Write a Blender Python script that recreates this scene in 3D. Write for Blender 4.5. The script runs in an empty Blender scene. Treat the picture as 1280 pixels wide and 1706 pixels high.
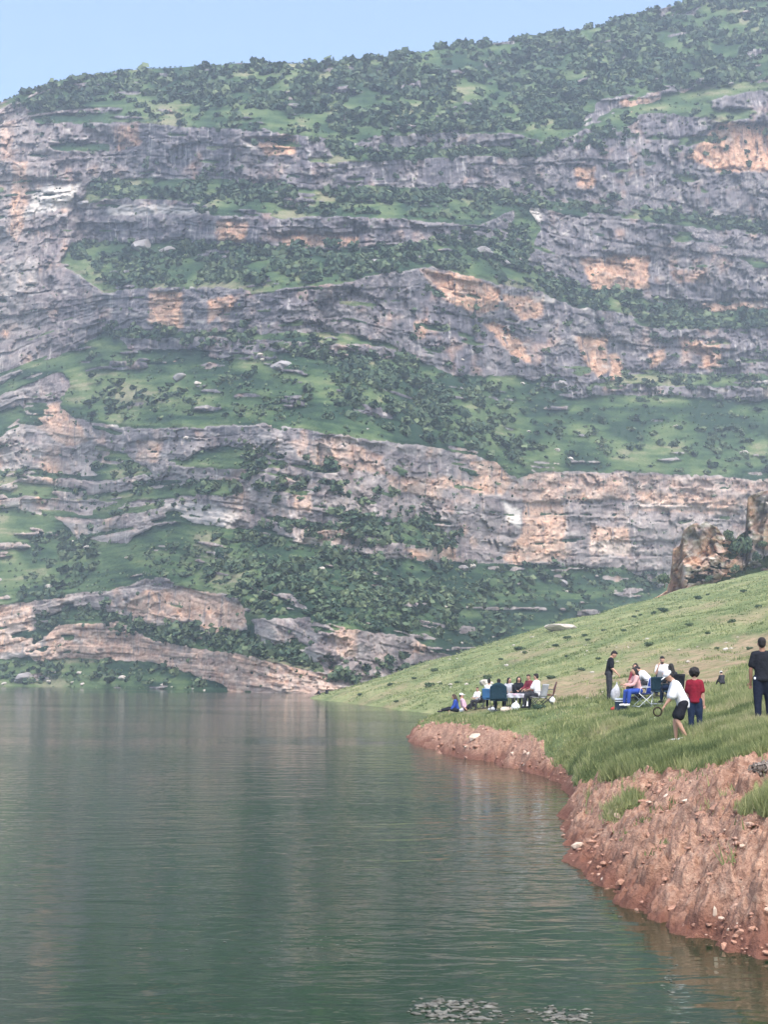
import bpy, bmesh, math, random
import numpy as np
from mathutils import Vector, Matrix

random.seed(7)
RNG = np.random.default_rng(11)
SC = bpy.context.scene
COL = SC.collection
rad = math.radians

# ------------------------------------------------------------------ camera
F = 2600.0            # focal length in photo pixels (photo 1280 x 1706)
CX, CY, HOR = 640.0, 853.0, 1125.0
CAMH = 3.0
PITCH = math.atan((HOR - CY) / F)
cam_d = bpy.data.cameras.new('camera')
cam = bpy.data.objects.new('camera', cam_d)
COL.objects.link(cam)
cam.location = (0, 0, CAMH)
cam.rotation_euler = (math.pi / 2 + PITCH, 0, 0)
cam_d.sensor_fit = 'VERTICAL'
cam_d.sensor_height = 24.0
cam_d.lens = 24.0 * F / 1706.0
cam_d.clip_start = 0.1
cam_d.clip_end = 5000
SC.camera = cam

# ------------------------------------------------------------------ sky + sun
SUN_EL, SUN_AZ = rad(60), rad(168)        # azimuth from +Y (view), negative = left
w = bpy.data.worlds.new('World')
SC.world = w
w.use_nodes = True
nt = w.node_tree
nt.nodes.clear()
sky = nt.nodes.new('ShaderNodeTexSky')
sky.sky_type = 'NISHITA'
sky.sun_disc = False
sky.sun_elevation = SUN_EL
sky.sun_rotation = SUN_AZ
sky.altitude = 600
sky.air_density = 0.92
sky.dust_density = 7.0
sky.ozone_density = 2.5
bg = nt.nodes.new('ShaderNodeBackground')
bg.inputs['Strength'].default_value = 0.15
out = nt.nodes.new('ShaderNodeOutputWorld')
nt.links.new(sky.outputs[0], bg.inputs[0])
nt.links.new(bg.outputs[0], out.inputs[0])

sd = bpy.data.lights.new('sun', 'SUN')
sd.energy = 1.0
sd.angle = rad(60)
sd.color = (1.0, 0.95, 0.88)
sun = bpy.data.objects.new('sun', sd)
COL.objects.link(sun)
sdir = Vector((math.sin(SUN_AZ) * math.cos(SUN_EL), math.cos(SUN_AZ) * math.cos(SUN_EL), math.sin(SUN_EL)))
sun.rotation_euler = (-sdir).to_track_quat('-Z', 'Y').to_euler()

vs = SC.view_settings
vs.view_transform = 'Standard'
vs.look = 'None'
vs.gamma = 1.0
vs.use_curve_mapping = False
vs.exposure = 1.40
SC.cycles.max_bounces = 6
SC.cycles.diffuse_bounces = 2
SC.cycles.glossy_bounces = 2
SC.cycles.volume_bounces = 1
SC.cycles.use_denoising = True

# ------------------------------------------------------------------ pixel helpers
SP, CP = math.sin(PITCH), math.cos(PITCH)
def px_dir(px, py):
    """photo pixel -> (x/y, z/y) slopes of the sight line"""
    u = (px - CX) / F
    v = (CY - py) / F
    yy = CP - v * SP
    return u / yy, (SP + v * CP) / yy
def project(x, y, z):
    """world -> photo pixel"""
    zz = z - CAMH
    d = y * CP + zz * SP
    upv = -y * SP + zz * CP
    return CX + F * x / d, CY - F * upv / d

# ------------------------------------------------------------------ noise (numpy)
def _hash(ix, iy, seed):
    h = (ix.astype(np.int64) * 374761393 + iy.astype(np.int64) * 668265263 + seed * 1442695041) & 0xFFFFFFFF
    h = ((h ^ (h >> 13)) * 1274126177) & 0xFFFFFFFF
    h = (h ^ (h >> 16)) & 0xFFFFFFFF
    h = (h * 2246822519) & 0xFFFFFFFF
    return ((h ^ (h >> 15)) & 0xFFFFFF) / float(0xFFFFFF)
def vnoise(x, y, seed=0):
    fx, fy = np.floor(x), np.floor(y)
    tx, ty = x - fx, y - fy
    tx = tx * tx * tx * (tx * (tx * 6 - 15) + 10)
    ty = ty * ty * ty * (ty * (ty * 6 - 15) + 10)
    ix, iy = fx.astype(np.int64), fy.astype(np.int64)
    a, b = _hash(ix, iy, seed), _hash(ix + 1, iy, seed)
    c, d = _hash(ix, iy + 1, seed), _hash(ix + 1, iy + 1, seed)
    return (a + (b - a) * tx) * (1 - ty) + (c + (d - c) * tx) * ty
def fbm(x, y, octv=4, seed=0, gain=0.5):
    s, a, n = 0.0, 1.0, 0.0
    for o in range(octv):
        s = s + a * (vnoise(x, y, seed + o * 17) * 2 - 1)
        n += a
        a *= gain
        x, y = x * 2.03 + 5.2, y * 2.03 + 1.7
    return s / n
def worley(x, y, seed=0):
    fx, fy = np.floor(x).astype(np.int64), np.floor(y).astype(np.int64)
    f1 = np.full(x.shape, 9.0); f2 = np.full(x.shape, 9.0); idr = np.zeros(x.shape)
    for i in (-1, 0, 1):
        for j in (-1, 0, 1):
            cx, cy = fx + i, fy + j
            dx = cx + _hash(cx, cy, seed) - x
            dy = cy + _hash(cx, cy, seed + 7) - y
            d = np.sqrt(dx * dx + dy * dy)
            r = _hash(cx, cy, seed + 13)
            near = d < f1
            f2 = np.where(near, f1, np.minimum(f2, d))
            idr = np.where(near, r, idr)
            f1 = np.where(near, d, f1)
    return f1, f2, idr
def smooth(a, b, x):
    t = np.clip((x - a) / (b - a), 0, 1)
    return t * t * (3 - 2 * t)
def inpoly(px, py, poly):
    m = np.zeros(px.shape, bool)
    xs = [p[0] for p in poly]; ys = [p[1] for p in poly]
    box = (px >= min(xs)) & (px <= max(xs)) & (py >= min(ys)) & (py <= max(ys))
    if not box.any():
        return m
    qx, qy = px[box], py[box]
    r = np.zeros(qx.shape, bool)
    n = len(poly)
    for i in range(n):
        x0, y0 = poly[i]; x1, y1 = poly[(i + 1) % n]
        if y0 == y1:
            continue
        c = ((y0 > qy) != (y1 > qy)) & (qx < (x1 - x0) * (qy - y0) / (y1 - y0) + x0)
        r ^= c
    m[box] = r
    return m
def blur(a, sx, sy):
    """gaussian blur over a 2D grid, sigma in cells for axis 0 / axis 1"""
    for ax, s in ((0, sx), (1, sy)):
        if s <= 0:
            continue
        n = int(3 * s) + 1
        k = np.exp(-0.5 * (np.arange(-n, n + 1) / s) ** 2); k /= k.sum()
        pad = [(0, 0), (0, 0)]; pad[ax] = (n, n)
        b = np.pad(a, pad, mode='edge')
        o = np.zeros_like(a)
        for i, kv in enumerate(k):
            o += kv * (b[i:i + a.shape[0], :] if ax == 0 else b[:, i:i + a.shape[1]])
        a = o
    return a
def lin(pts, x):
    p = np.array(pts, float)
    return np.interp(x, p[:, 0], p[:, 1])

# ------------------------------------------------------------------ object helpers
def np_mesh(name, verts, faces, smooth_sh=False):
    """verts (n,3), faces (m,k) arrays -> mesh"""
    me = bpy.data.meshes.new(name)
    verts = np.asarray(verts, np.float32); faces = np.asarray(faces, np.int32)
    k = faces.shape[1]
    me.vertices.add(len(verts)); me.vertices.foreach_set('co', verts.ravel())
    me.loops.add(faces.size); me.loops.foreach_set('vertex_index', faces.ravel())
    me.polygons.add(len(faces))
    me.polygons.foreach_set('loop_start', np.arange(0, faces.size, k, dtype=np.int32))
    me.polygons.foreach_set('loop_total', np.full(len(faces), k, np.int32))
    if smooth_sh:
        me.polygons.foreach_set('use_smooth', np.ones(len(faces), bool))
    me.update(calc_edges=True)
    return me
def attr(me, name, vals):
    a = me.attributes.new(name, 'FLOAT', 'POINT')
    a.data.foreach_set('value', np.asarray(vals, np.float32).ravel())
def obj(name, me, mat=None, parent=None):
    o = bpy.data.objects.new(name, me)
    COL.objects.link(o)
    if mat is not None and me is not None and len(me.materials) == 0:
        me.materials.append(mat)
    if parent is not None:
        o.parent = parent
    return o
def tag(o, label=None, cat=None, group=None, kind=None):
    if label: o['label'] = label
    if cat: o['category'] = cat
    if group: o['group'] = group
    if kind: o['kind'] = kind
    return o
def empty(name, loc=(0, 0, 0), rz=0.0):
    o = bpy.data.objects.new(name, None)
    COL.objects.link(o)
    o.location = loc
    o.rotation_euler = (0, 0, rz)
    o.empty_display_size = 0.2
    return o

# ------------------------------------------------------------------ materials
class NT:
    def __init__(s, name):
        s.m = bpy.data.materials.new(name); s.m.use_nodes = True
        s.t = s.m.node_tree; s.t.nodes.clear()
        s.o = s.t.nodes.new('ShaderNodeOutputMaterial')
        s.p = s.t.nodes.new('ShaderNodeBsdfPrincipled')
        s.link(s.p.outputs[0], s.o.inputs['Surface'])
    def n(s, ty, **kw):
        n = s.t.nodes.new(ty)
        for k, v in kw.items(): setattr(n, k, v)
        return n
    def link(s, a, b): s.t.links.new(a, b)
    def coord(s, scale=(1, 1, 1), kind='Object', rot=(0, 0, 0)):
        tc = s.n('ShaderNodeTexCoord'); mp = s.n('ShaderNodeMapping')
        mp.inputs['Scale'].default_value = scale
        mp.inputs['Rotation'].default_value = rot
        s.link(tc.outputs[kind], mp.inputs[0])
        return mp.outputs[0]
    def noise(s, vec, scale, detail=4, rough=0.6, dist=0.0):
        n = s.n('ShaderNodeTexNoise')
        n.inputs['Scale'].default_value = scale; n.inputs['Detail'].default_value = detail
        n.inputs['Roughness'].default_value = rough; n.inputs['Distortion'].default_value = dist
        s.link(vec, n.inputs['Vector'])
        return n.outputs['Fac']
    def ramp(s, fac, stops):
        r = s.n('ShaderNodeValToRGB')
        e = r.color_ramp.elements
        while len(e) < len(stops): e.new(0.5)
        for i, (p, c) in enumerate(stops):
            e[i].position = p
            e[i].color = (c, c, c, 1) if isinstance(c, (int, float)) else (*c, 1)
        s.link(fac, r.inputs[0])
        return r.outputs[0]
    def attr(s, name):
        a = s.n('ShaderNodeAttribute'); a.attribute_name = name
        return a.outputs['Fac']
    def mix(s, fac, a, b, blend='MIX'):
        m = s.n('ShaderNodeMix', data_type='RGBA', blend_type=blend)
        for sock, v in ((m.inputs[0], fac), (m.inputs[6], a), (m.inputs[7], b)):
            if isinstance(v, (int, float)): sock.default_value = v
            elif isinstance(v, tuple): sock.default_value = (*v, 1)
            else: s.link(v, sock)
        return m.outputs[2]
    def math(s, op, a, b=0.0):
        m = s.n('ShaderNodeMath', operation=op)
        for sock, v in ((m.inputs[0], a), (m.inputs[1], b)):
            if isinstance(v, (int, float)): sock.default_value = v
            else: s.link(v, sock)
        return m.outputs[0]
    def bump(s, h, strength=0.5, dist=0.05):
        b = s.n('ShaderNodeBump')
        b.inputs['Strength'].default_value = strength; b.inputs['Distance'].default_value = dist
        s.link(h, b.inputs['Height']); s.link(b.outputs[0], s.p.inputs['Normal'])
    def set(s, col=None, rough=0.9, spec=0.2):
        if col is not None:
            if isinstance(col, tuple): s.p.inputs['Base Color'].default_value = (*col, 1)
            else: s.link(col, s.p.inputs['Base Color'])
        s.p.inputs['Roughness'].default_value = rough
        s.p.inputs['Specular IOR Level'].default_value = spec
        return s.m
MATS = {}
def simple(name, col, rough=0.85, var=0.18, scale=14.0, spec=0.2, bump=0.0):
    """plain procedural material with a little tone variation"""
    if name in MATS: return MATS[name]
    k = NT(name)
    v = k.coord()
    f = k.noise(v, scale, 4)
    lo = tuple(c * (1 - var) for c in col); hi = tuple(min(1, c * (1 + var)) for c in col)
    c = k.ramp(f, [(0.3, lo), (0.7, hi)])
    if bump: k.bump(f, bump, 0.02)
    MATS[name] = k.set(c, rough, spec)
    return MATS[name]

# ================================================================== MOUNTAIN
SKYL = [(-130, 238), (-60, 200), (0, 172), (60, 146), (110, 130), (200, 117), (330, 110), (400, 106), (540, 106), (640, 97),
        (760, 78), (900, 64), (1000, 44), (1060, 27), (1110, 11), (1150, 0), (1280, -42), (1410, -85)]
BASE_Y = [(-130, 450), (0, 433), (150, 405), (250, 350), (350, 305), (450, 262), (520, 236), (600, 245), (700, 280), (850, 340),
          (1000, 400), (1280, 450), (1410, 465)]
TOP_Y = [(-130, 640), (0, 640), (400, 625), (640, 640), (1000, 700), (1280, 740), (1410, 755)]
STRATA = [
    (100, SKYL),
    (215, [(-130, 260), (0, 214), (150, 205), (540, 228), (640, 225), (860, 222), (980, 175), (1280, 140), (1410, 130)]),
    (310, [(-130, 340), (0, 312), (250, 297), (520, 315), (640, 310), (870, 328), (1280, 375), (1410, 390)]),
    (430, [(-130, 470), (0, 432), (100, 405), (560, 412), (800, 405), (980, 480), (1100, 510), (1280, 516), (1410, 518)]),
    (490, [(-130, 545), (0, 505), (180, 490), (400, 480), (640, 455), (720, 447), (900, 492), (1080, 530), (1280, 546), (1410, 546)]),
    (600, [(-130, 680), (0, 625), (180, 548), (560, 553), (700, 600), (860, 628), (1040, 630), (1280, 626), (1410, 626)]),
    (730, [(-130, 760), (30, 690), (200, 715), (430, 705), (640, 735), (830, 770), (900, 785), (1280, 800), (1410, 806)]),
    (890, [(-130, 905), (0, 880), (160, 890), (290, 862), (440, 890), (600, 922), (850, 940), (1280, 945), (1410, 945)]),
    (1010, [(-130, 1025), (0, 1008), (240, 968), (400, 995), (560, 1046), (720, 1082), (1280, 1090), (1410, 1090)]),
    (1070, [(-130, 1080), (0, 1062), (100, 1035), (200, 1036), (350, 1064), (540, 1120), (700, 1135), (1280, 1138), (1410, 1138)]),
]
ROCK = [
    [(-130, 250), (0, 182), (30, 168), (60, 205), (150, 205), (230, 208), (320, 212), (420, 218), (540, 228), (560, 245), (640, 225),
     (740, 222), (860, 222), (920, 240), (980, 215), (1000, 165), (1100, 152), (1280, 132), (1410, 122), (1410, 385), (1280, 372),
     (1100, 352), (1000, 345), (900, 330), (800, 320), (640, 312), (520, 315), (400, 300), (250, 296), (150, 300), (140, 330),
     (100, 365), (-130, 380)],
    [(-130, 355), (100, 345), (190, 330), (345, 340), (350, 358), (480, 360), (610, 362), (700, 368), (800, 375), (870, 345),
     (960, 350), (1100, 372), (1280, 392), (1410, 405), (1410, 515), (1280, 515), (1180, 520), (1100, 508), (1060, 490), (980, 482),
     (900, 457), (870, 440), (860, 405), (800, 400), (700, 402), (620, 412), (560, 416), (360, 406), (200, 402), (120, 402),
     (100, 440), (150, 470), (180, 495), (0, 560), (-130, 600)],
    [(-130, 540), (0, 480), (120, 450), (160, 490), (250, 478), (400, 480), (420, 490), (540, 480), (640, 455), (720, 445), (800, 465),
     (900, 490), (960, 510), (1080, 530), (1110, 550), (1280, 545), (1410, 540), (1410, 625), (1280, 626), (1100, 620), (1040, 632),
     (930, 645), (860, 626), (760, 626), (700, 600), (640, 570), (560, 553), (440, 556), (300, 553), (180, 548), (110, 590), (60, 605),
     (0, 640), (-130, 690)],
    [(200, 565), (330, 560), (660, 578), (665, 600), (560, 592), (330, 580), (210, 582)],
    [(890, 640), (1280, 645), (1410, 648), (1410, 670), (1280, 668), (1100, 660), (960, 655)],
    [(-130, 700), (0, 660), (50, 640), (100, 612), (115, 640), (100, 680), (160, 715), (330, 712), (430, 705), (530, 720), (640, 735), (720, 745),
     (780, 762), (830, 770), (860, 797), (900, 785), (1050, 785), (1150, 790), (1280, 800), (1410, 805), (1410, 960), (1280, 950),
     (1130, 960), (1100, 978), (1040, 945), (850, 940), (700, 935), (600, 922), (500, 905), (440, 892), (400, 882), (300, 868),
     (250, 880), (200, 908), (130, 895), (90, 862), (0, 850), (-130, 850)],
    [(-130, 1020), (0, 1008), (100, 996), (180, 985), (240, 968), (400, 995), (412, 1050), (350, 1062), (320, 1038), (250, 1042),
     (190, 1022), (120, 1008), (62, 1022), (50, 1092), (0, 1100), (-130, 1100)],
    [(418, 1032), (520, 1030), (560, 1048), (690, 1062), (720, 1085), (800, 1100), (800, 1150), (560, 1150), (540, 1110), (440, 1075)],
    [(40, 1085), (100, 1040), (200, 1036), (250, 1065), (330, 1080), (420, 1095), (540, 1122), (640, 1130), (640, 1180), (400, 1170),
     (372, 1140), (250, 1102), (120, 1095), (60, 1102)],
]
HOLES = [
    [(540, 235), (620, 252), (740, 247), (880, 240), (920, 250), (900, 262), (800, 258), (640, 268), (560, 268)],
    [(155, 742), (210, 755), (255, 790), (180, 796), (150, 782)],
    [(290, 776), (330, 752), (370, 742), (440, 752), (482, 766), (470, 778), (380, 782)],
    [(110, 832), (200, 816), (400, 800), (400, 822), (200, 836)],
    [(-130, 690), (38, 678), (40, 692), (0, 720), (-130, 740)],
    [(560, 850), (640, 862), (720, 880), (760, 905), (700, 915), (600, 890)],
    [(900, 380), (880, 340), (860, 345), (850, 400), (880, 440)],
    [(60, 230), (180, 240), (180, 252), (90, 250)],
]
ORANGE = [
    (1.0, [(248, 487), (303, 487), (303, 548), (248, 540)]), (0.9, [(345, 500), (402, 489), (382, 515), (345, 540)]),
    (0.9, [(360, 368), (412, 368), (410, 405), (360, 400)]), (0.8, [(470, 392), (600, 394), (598, 413), (470, 408)]),
    (1.0, [(425, 236), (490, 232), (494, 258), (442, 258)]), (0.7, [(192, 214), (228, 210), (234, 240), (196, 252)]),
    (0.8, [(22, 268), (45, 270), (48, 330), (30, 405), (14, 390), (20, 320)]), (0.5, [(0, 205), (24, 200), (20, 260), (0, 270)]),
    (1.0, [(1145, 262), (1198, 205), (1282, 212), (1410, 220), (1410, 280), (1282, 285), (1200, 288)]),
    (0.7, [(625, 152), (700, 145), (722, 172), (690, 190), (625, 186)]), (0.6, [(1035, 166), (1102, 165), (1102, 186), (1040, 190)]),
    (0.9, [(958, 278), (992, 278), (990, 314), (960, 312)]), (0.9, [(968, 430), (1082, 425), (1082, 480), (990, 486)]),
    (0.8, [(1170, 506), (1272, 503), (1272, 520), (1170, 523)]), (0.5, [(1120, 450), (1185, 448), (1180, 470), (1125, 470)]),
    (1.0, [(700, 450), (780, 458), (832, 482), (832, 517), (790, 520), (745, 500)]),
    (1.0, [(838, 490), (907, 500), (906, 531), (870, 533), (840, 505)]),
    (1.0, [(805, 537), (838, 543), (872, 570), (888, 606), (850, 590)]),
    (1.0, [(958, 558), (1012, 562), (1016, 615), (1000, 630), (970, 597)]), (1.0, [(1018, 590), (1032, 588), (1040, 632), (1020, 632)]),
    (0.8, [(1085, 590), (1110, 578), (1107, 600), (1085, 616)]), (0.8, [(1135, 563), (1172, 568), (1182, 592), (1140, 587)]),
    (0.8, [(1180, 568), (1202, 568), (1202, 613), (1165, 613)]), (0.7, [(690, 535), (715, 530), (705, 565), (690, 565)]),
    (0.8, [(58, 682), (100, 668), (150, 735), (110, 745), (58, 712)]), (0.8, [(225, 734), (270, 734), (264, 770), (228, 766)]),
    (1.0, [(788, 768), (832, 768), (853, 800), (836, 826), (788, 822)]), (0.8, [(735, 793), (792, 803), (792, 817), (735, 808)]),
    (0.55, [(870, 788), (1052, 788), (1052, 832), (870, 836)]),
    (1.0, [(872, 834), (940, 840), (944, 930), (858, 942), (838, 930), (872, 890)]),
    (0.9, [(985, 878), (1048, 878), (1052, 926), (985, 920)]), (0.7, [(1062, 815), (1235, 832), (1235, 858), (1065, 850)]),
    (0.35, [(1050, 790), (1280, 800), (1280, 850), (1060, 830)]),
    (0.9, [(198, 1012), (240, 984), (330, 980), (408, 1010), (408, 1046), (355, 1062), (320, 1036), (250, 1042)]),
    (0.8, [(-130, 1010), (52, 1008), (54, 1085), (-130, 1092)]),
    (0.6, [(40, 1085), (100, 1038), (200, 1036), (250, 1065), (420, 1095), (545, 1125), (600, 1175), (400, 1165), (250, 1102), (60, 1102)]),
    (0.8, [(688, 1064), (710, 1070), (706, 1092), (690, 1086)]), (0.8, [(675, 914), (758, 912), (758, 933), (690, 934)]),
    (0.5, [(480, 735), (560, 730), (640, 760), (640, 790), (520, 780)]), (0.5, [(640, 790), (740, 800), (735, 835), (650, 815)]),
    (0.6, [(490, 820), (520, 822), (520, 852), (490, 850)]), (0.5, [(560, 1040), (600, 1050), (590, 1095), (560, 1090)]),
    (0.45, [(510, 870), (600, 880), (560, 910), (500, 895)]), (0.5, [(280, 590), (330, 585), (300, 612), (270, 612)]),
    (0.5, [(410, 1095), (470, 1090), (475, 1120), (415, 1118)]),
]
PALE = [
    (0.9, [(60, 312), (136, 305), (112, 345), (40, 362)]), (1.0, [(835, 834), (866, 848), (870, 882), (850, 872)]),
    (0.7, [(860, 340), (900, 338), (900, 372), (880, 372)]), (0.6, [(270, 838), (360, 840), (400, 860), (380, 880), (280, 862)]),
    (0.5, [(880, 495), (925, 495), (925, 506), (890, 505)]), (0.6, [(985, 900), (1050, 905), (1050, 926), (985, 920)]),
    (0.7, [(380, 605), (450, 608), (440, 618), (380, 615)]), (0.5, [(440, 1060), (540, 1090), (520, 1105), (430, 1080)]),
    (0.5, [(480, 890), (560, 905), (580, 930), (540, 920)]), (0.4, [(0, 440), (60, 430), (60, 480), (0, 495)]),
    (0.5, [(250, 1030), (360, 1050), (350, 1062), (250, 1042)]), (0.6, [(1060, 835), (1180, 845), (1180, 852), (1060, 845)]),
    (0.4, [(100, 870), (200, 880), (190, 905), (110, 895)]), (0.6, [(180, 340), (345, 345), (345, 356), (180, 358)]),
]
CAVES = [  # recessed under a lip: full depth at the top edge, none at the foot
    (6.0, [(402, 231), (490, 226), (494, 256), (440, 256)]), (2.6, [(470, 386), (600, 388), (600, 412), (470, 410)]),
    (2.5, [(360, 366), (412, 366), (410, 404), (360, 402)]), (5.0, [(1140, 240), (1198, 203), (1282, 208), (1282, 285), (1200, 288)]),
    (3.0, [(232, 733), (300, 730), (300, 770), (232, 770)]), (2.5, [(795, 236), (870, 232), (870, 248), (800, 250)]),
    (3.0, [(835, 834), (940, 838), (940, 935), (850, 940)]), (2.5, [(958, 555), (1045, 560), (1040, 630), (1000, 628)]),
    (3.0, [(805, 535), (872, 560), (888, 606), (850, 592)]), (2.5, [(968, 428), (1082, 425), (1082, 482), (990, 486)]),
    (2.5, [(700, 452), (832, 480), (832, 517), (790, 520)]), (2.0, [(200, 1008), (300, 978), (408, 1008), (405, 1060), (320, 1040)]),
    (2.0, [(1085, 565), (1205, 565), (1205, 615), (1085, 615)]), (2.0, [(1065, 845), (1240, 850), (1240, 885), (1065, 880)]),
    (2.5, [(870, 836), (1060, 832), (1120, 850), (1080, 862), (900, 856)]), (2.0, [(248, 486), (303, 486), (303, 548), (248, 542)]),
    (2.0, [(50, 300), (135, 302), (135, 316), (50, 318)]), (2.5, [(900, 272), (992, 276), (990, 312), (940, 300)]),
    (2.0, [(1160, 502), (1275, 500), (1275, 520), (1170, 522)]), (2.5, [(540, 725), (640, 742), (640, 770), (560, 760)]),
    (2.0, [(320, 485), (345, 488), (345, 550), (320, 550)]), (1.5, [(195, 350), (300, 352), (300, 362), (195, 362)]),
]
cols = np.concatenate([np.arange(-130, -20, 6.0), np.arange(-20, 1300, 1.75), np.arange(1300, 1411, 6.0)])
NR = 720
ridge = lin(SKYL, cols) + 2.5 * fbm(cols / 40.0, cols * 0, 4, 3)
base_d = lin(BASE_Y, cols)
base_py = HOR + F * (CAMH + 1.2) / base_d
rr = np.linspace(0, 1, NR)
PX = np.repeat(cols[:, None], NR, 1)
PY = base_py[:, None] + (ridge - base_py)[:, None] * rr[None, :]       # row 0 = waterline, last = ridge
XS, TS = px_dir(PX, PY)
# rough edges for every outline
wx = PX + 5 * fbm(PX / 20, PY / 16, 4, 21) + 2.5 * fbm(PX / 6, PY / 5, 2, 22)
wy = PY + 3 * fbm(PX / 26, PY / 30, 4, 31) + 2.5 * fbm(PX / 7, PY / 5, 2, 32)
rock = np.zeros(PX.shape)
for p in ROCK: rock[inpoly(wx, wy, p)] = 1
for p in HOLES: rock[inpoly(wx, wy, p)] = 0
# strata coordinate
S = np.zeros(PX.shape)
sk = np.array([s for s, _ in STRATA] + [1160.0])
for i in range(len(cols)):
    ky = [np.interp(cols[i], [p[0] for p in L], [p[1] for p in L]) for _, L in STRATA] + [1165.0]
    S[i] = np.interp(PY[i], np.maximum.accumulate(ky), sk)
S = S + 2.5 * fbm(PX / 120, PY / 80, 3, 41)
# broken ledges poking out of the grass, grassy ledges inside the rock
ledge = fbm(PX / 70, S / 7.0, 4, 51)
brk = fbm(PX / 45, PY / 30, 3, 55)
upper = smooth(420, 150, PY)
rock = np.where((rock < 0.5) & (ledge + 0.35 * brk > 0.46 - 0.06 * upper), 1.0, rock)
grassy = fbm(PX / 60, S / 9.0, 4, 61)
mid4 = smooth(760, 800, PY) * smooth(940, 900, PY) * smooth(760, 640, PX)
topr = smooth(960, 1000, PX) * smooth(230, 190, PY)
left = smooth(130, 60, PX) * smooth(560, 620, PY) * smooth(900, 840, PY)
rock = np.where((rock > 0.5) & (grassy - 0.25 * brk > 0.50 - 0.32 * mid4 - 0.42 * topr - 0.22 * left), 0.0, rock)
rockh = rock.copy()
rock = blur(rock, 0.9, 0.9)
# terrain profile: cliffs nearly upright, grass slopes lean back
steep = blur(rockh, 5.0, 1.6)
tan = (TS + 0.30) * (1 - steep) + 5.0 * steep
dT = np.diff(TS, axis=1, prepend=TS[:, :1])
dG = dT / np.maximum(tan - TS, 0.12)
G = np.cumsum(dG, axis=1)
kf = np.log(lin(TOP_Y, cols) / base_d) / G[:, -1]
kf = blur(kf[:, None], 45, 0)
LG = np.log(base_d)[:, None] + G * kf
LG = LG - blur(LG - blur(LG, 55, 0), 0, 70)          # no column-to-column drift: gullies come from the relief only
LG = blur(LG, 4.0, 0.6)
Y0 = np.exp(LG)
# relief in metres, + = towards the viewer
big = 5.0 * fbm(PX / 120, PY / 90, 4, 71) + 2.2 * fbm(PX / 45, PY / 40, 3, 72)
bedv = S / 8.5 + 0.5 * fbm(PX / 120, PY / 60, 3, 81)
bi = np.floor(bedv); bf = bedv - bi
b0 = _hash(bi.astype(np.int64), np.floor(PX / 70 + 4 * vnoise(PX / 50, bi * 3.1, 5)).astype(np.int64), 83)
lip = np.clip(np.minimum(bf / 0.22, (1 - bf) / 0.10), 0, 1)
nb = smooth(-0.1, 0.3, fbm(PX / 22, bi * 5.1, 3, 84))
bed = (b0 * 1.5) * (1 - nb * (1 - lip))
thick = S / 30 + 0.3 * fbm(PX / 150, PY / 70, 3, 85)
ti = np.floor(thick); tf = thick - ti
t0 = _hash(ti.astype(np.int64), np.floor(PX / 160 + 2 * vnoise(PX / 90, ti * 2.7, 6)).astype(np.int64), 87)
ntch = smooth(0.05, 0.35, fbm(PX / 38, ti * 7.3 + PY / 200, 3, 88))
tbed = t0 * 3.2 * (1 - ntch * (1 - np.clip(np.minimum(tf / 0.1, (1 - tf) / 0.06), 0, 1)))
def bricks(w_, h_, seed):
    e = fbm(PX / 5, PY / 5, 2, seed)
    row = np.floor(S / h_ + 0.18 * e + 0.35 * fbm(PX / 60, PY / 60, 2, seed + 1)).astype(np.int64)
    o_ = _hash(row, row * 0, seed + 2)
    colm = np.floor(PX / w_ * (0.7 + 0.6 * o_) + 9 * o_ + 0.12 * e + 0.5 * fbm(PX / 90, PY / 26, 2, seed + 3)).astype(np.int64)
    return _hash(row, colm, seed + 4)
w1, w2, wid = worley(PX / 26 + 0.5 * fbm(PX / 20, PY / 20, 2, 91), S / 17, 92)
crack = np.clip((w2 - w1) / 0.10, 0, 1)
blocks = (bricks(28, 15, 920) - 0.4) * 1.7
v1, v2, vid = worley(PX / 8 + 0.4 * fbm(PX / 12, PY / 30, 2, 94), S / 8, 95)
small = (vid - 0.5) * 0.9
flute = fbm(PX / 7.5, PY / 75, 4, 97)
fl = 1.0 * (np.abs(flute) - 0.25)
fine = 0.45 * fbm(PX / 4.5, PY / 3.6, 3, 99)
wallness = smooth(-0.15, 0.25, fbm(PX / 150, PY / 55, 3, 101) + 0.25)
laym = np.zeros(PX.shape)
for p in ([(30, 1085), (100, 1032), (210, 1030), (420, 1085), (640, 1120), (640, 1185), (400, 1175), (250, 1105), (60, 1105)],
          [(200, 960), (330, 965), (415, 985), (415, 1015), (330, 985), (240, 985)], [(260, 830), (400, 832), (420, 885), (280, 870)],
          [(420, 1025), (560, 1040), (560, 1058), (420, 1048)]):
    laym[inpoly(wx, wy, p)] = 1
laym = blur(laym, 3, 3)
u1, u2, uid = worley(PX / 75 + 0.6 * fbm(PX / 40, PY / 40, 3, 103), S / 60 + 0.3 * fbm(PX / 30, PY / 30, 2, 104), 105)
butt = (bricks(60, 48, 960) - 0.4) * 3.6
j1, j2, jid = worley(PX / 14 + 0.35 * fbm(PX / 20, PY / 30, 2, 106), S / 34 + 0.4 * fbm(PX / 25, PY / 25, 2, 107), 108)
joints = (bricks(13, 34, 940) - 0.4) * 2.3
rel = big + rock * (bed * (0.15 + 2.0 * laym) + tbed * (1.05 - 0.5 * laym) + butt * (1.2 - 0.8 * laym) + blocks * 1.5 + joints * (1 - 0.7 * laym) + 1.3 * small + fl * wallness * (1 - laym) * 0.8 + 1.2 * fine)
terr = fbm(PX / 50, S / 3.2, 3, 111)
rel = big + 0.8 * (rel - big) - 1.6 * rock + (1 - rock) * (0.6 * terr + 1.6 * fbm(PX / 30, PY / 16, 3, 113) + 0.5 * fbm(PX / 5, PY / 4, 3, 115) - 0.6)
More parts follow.
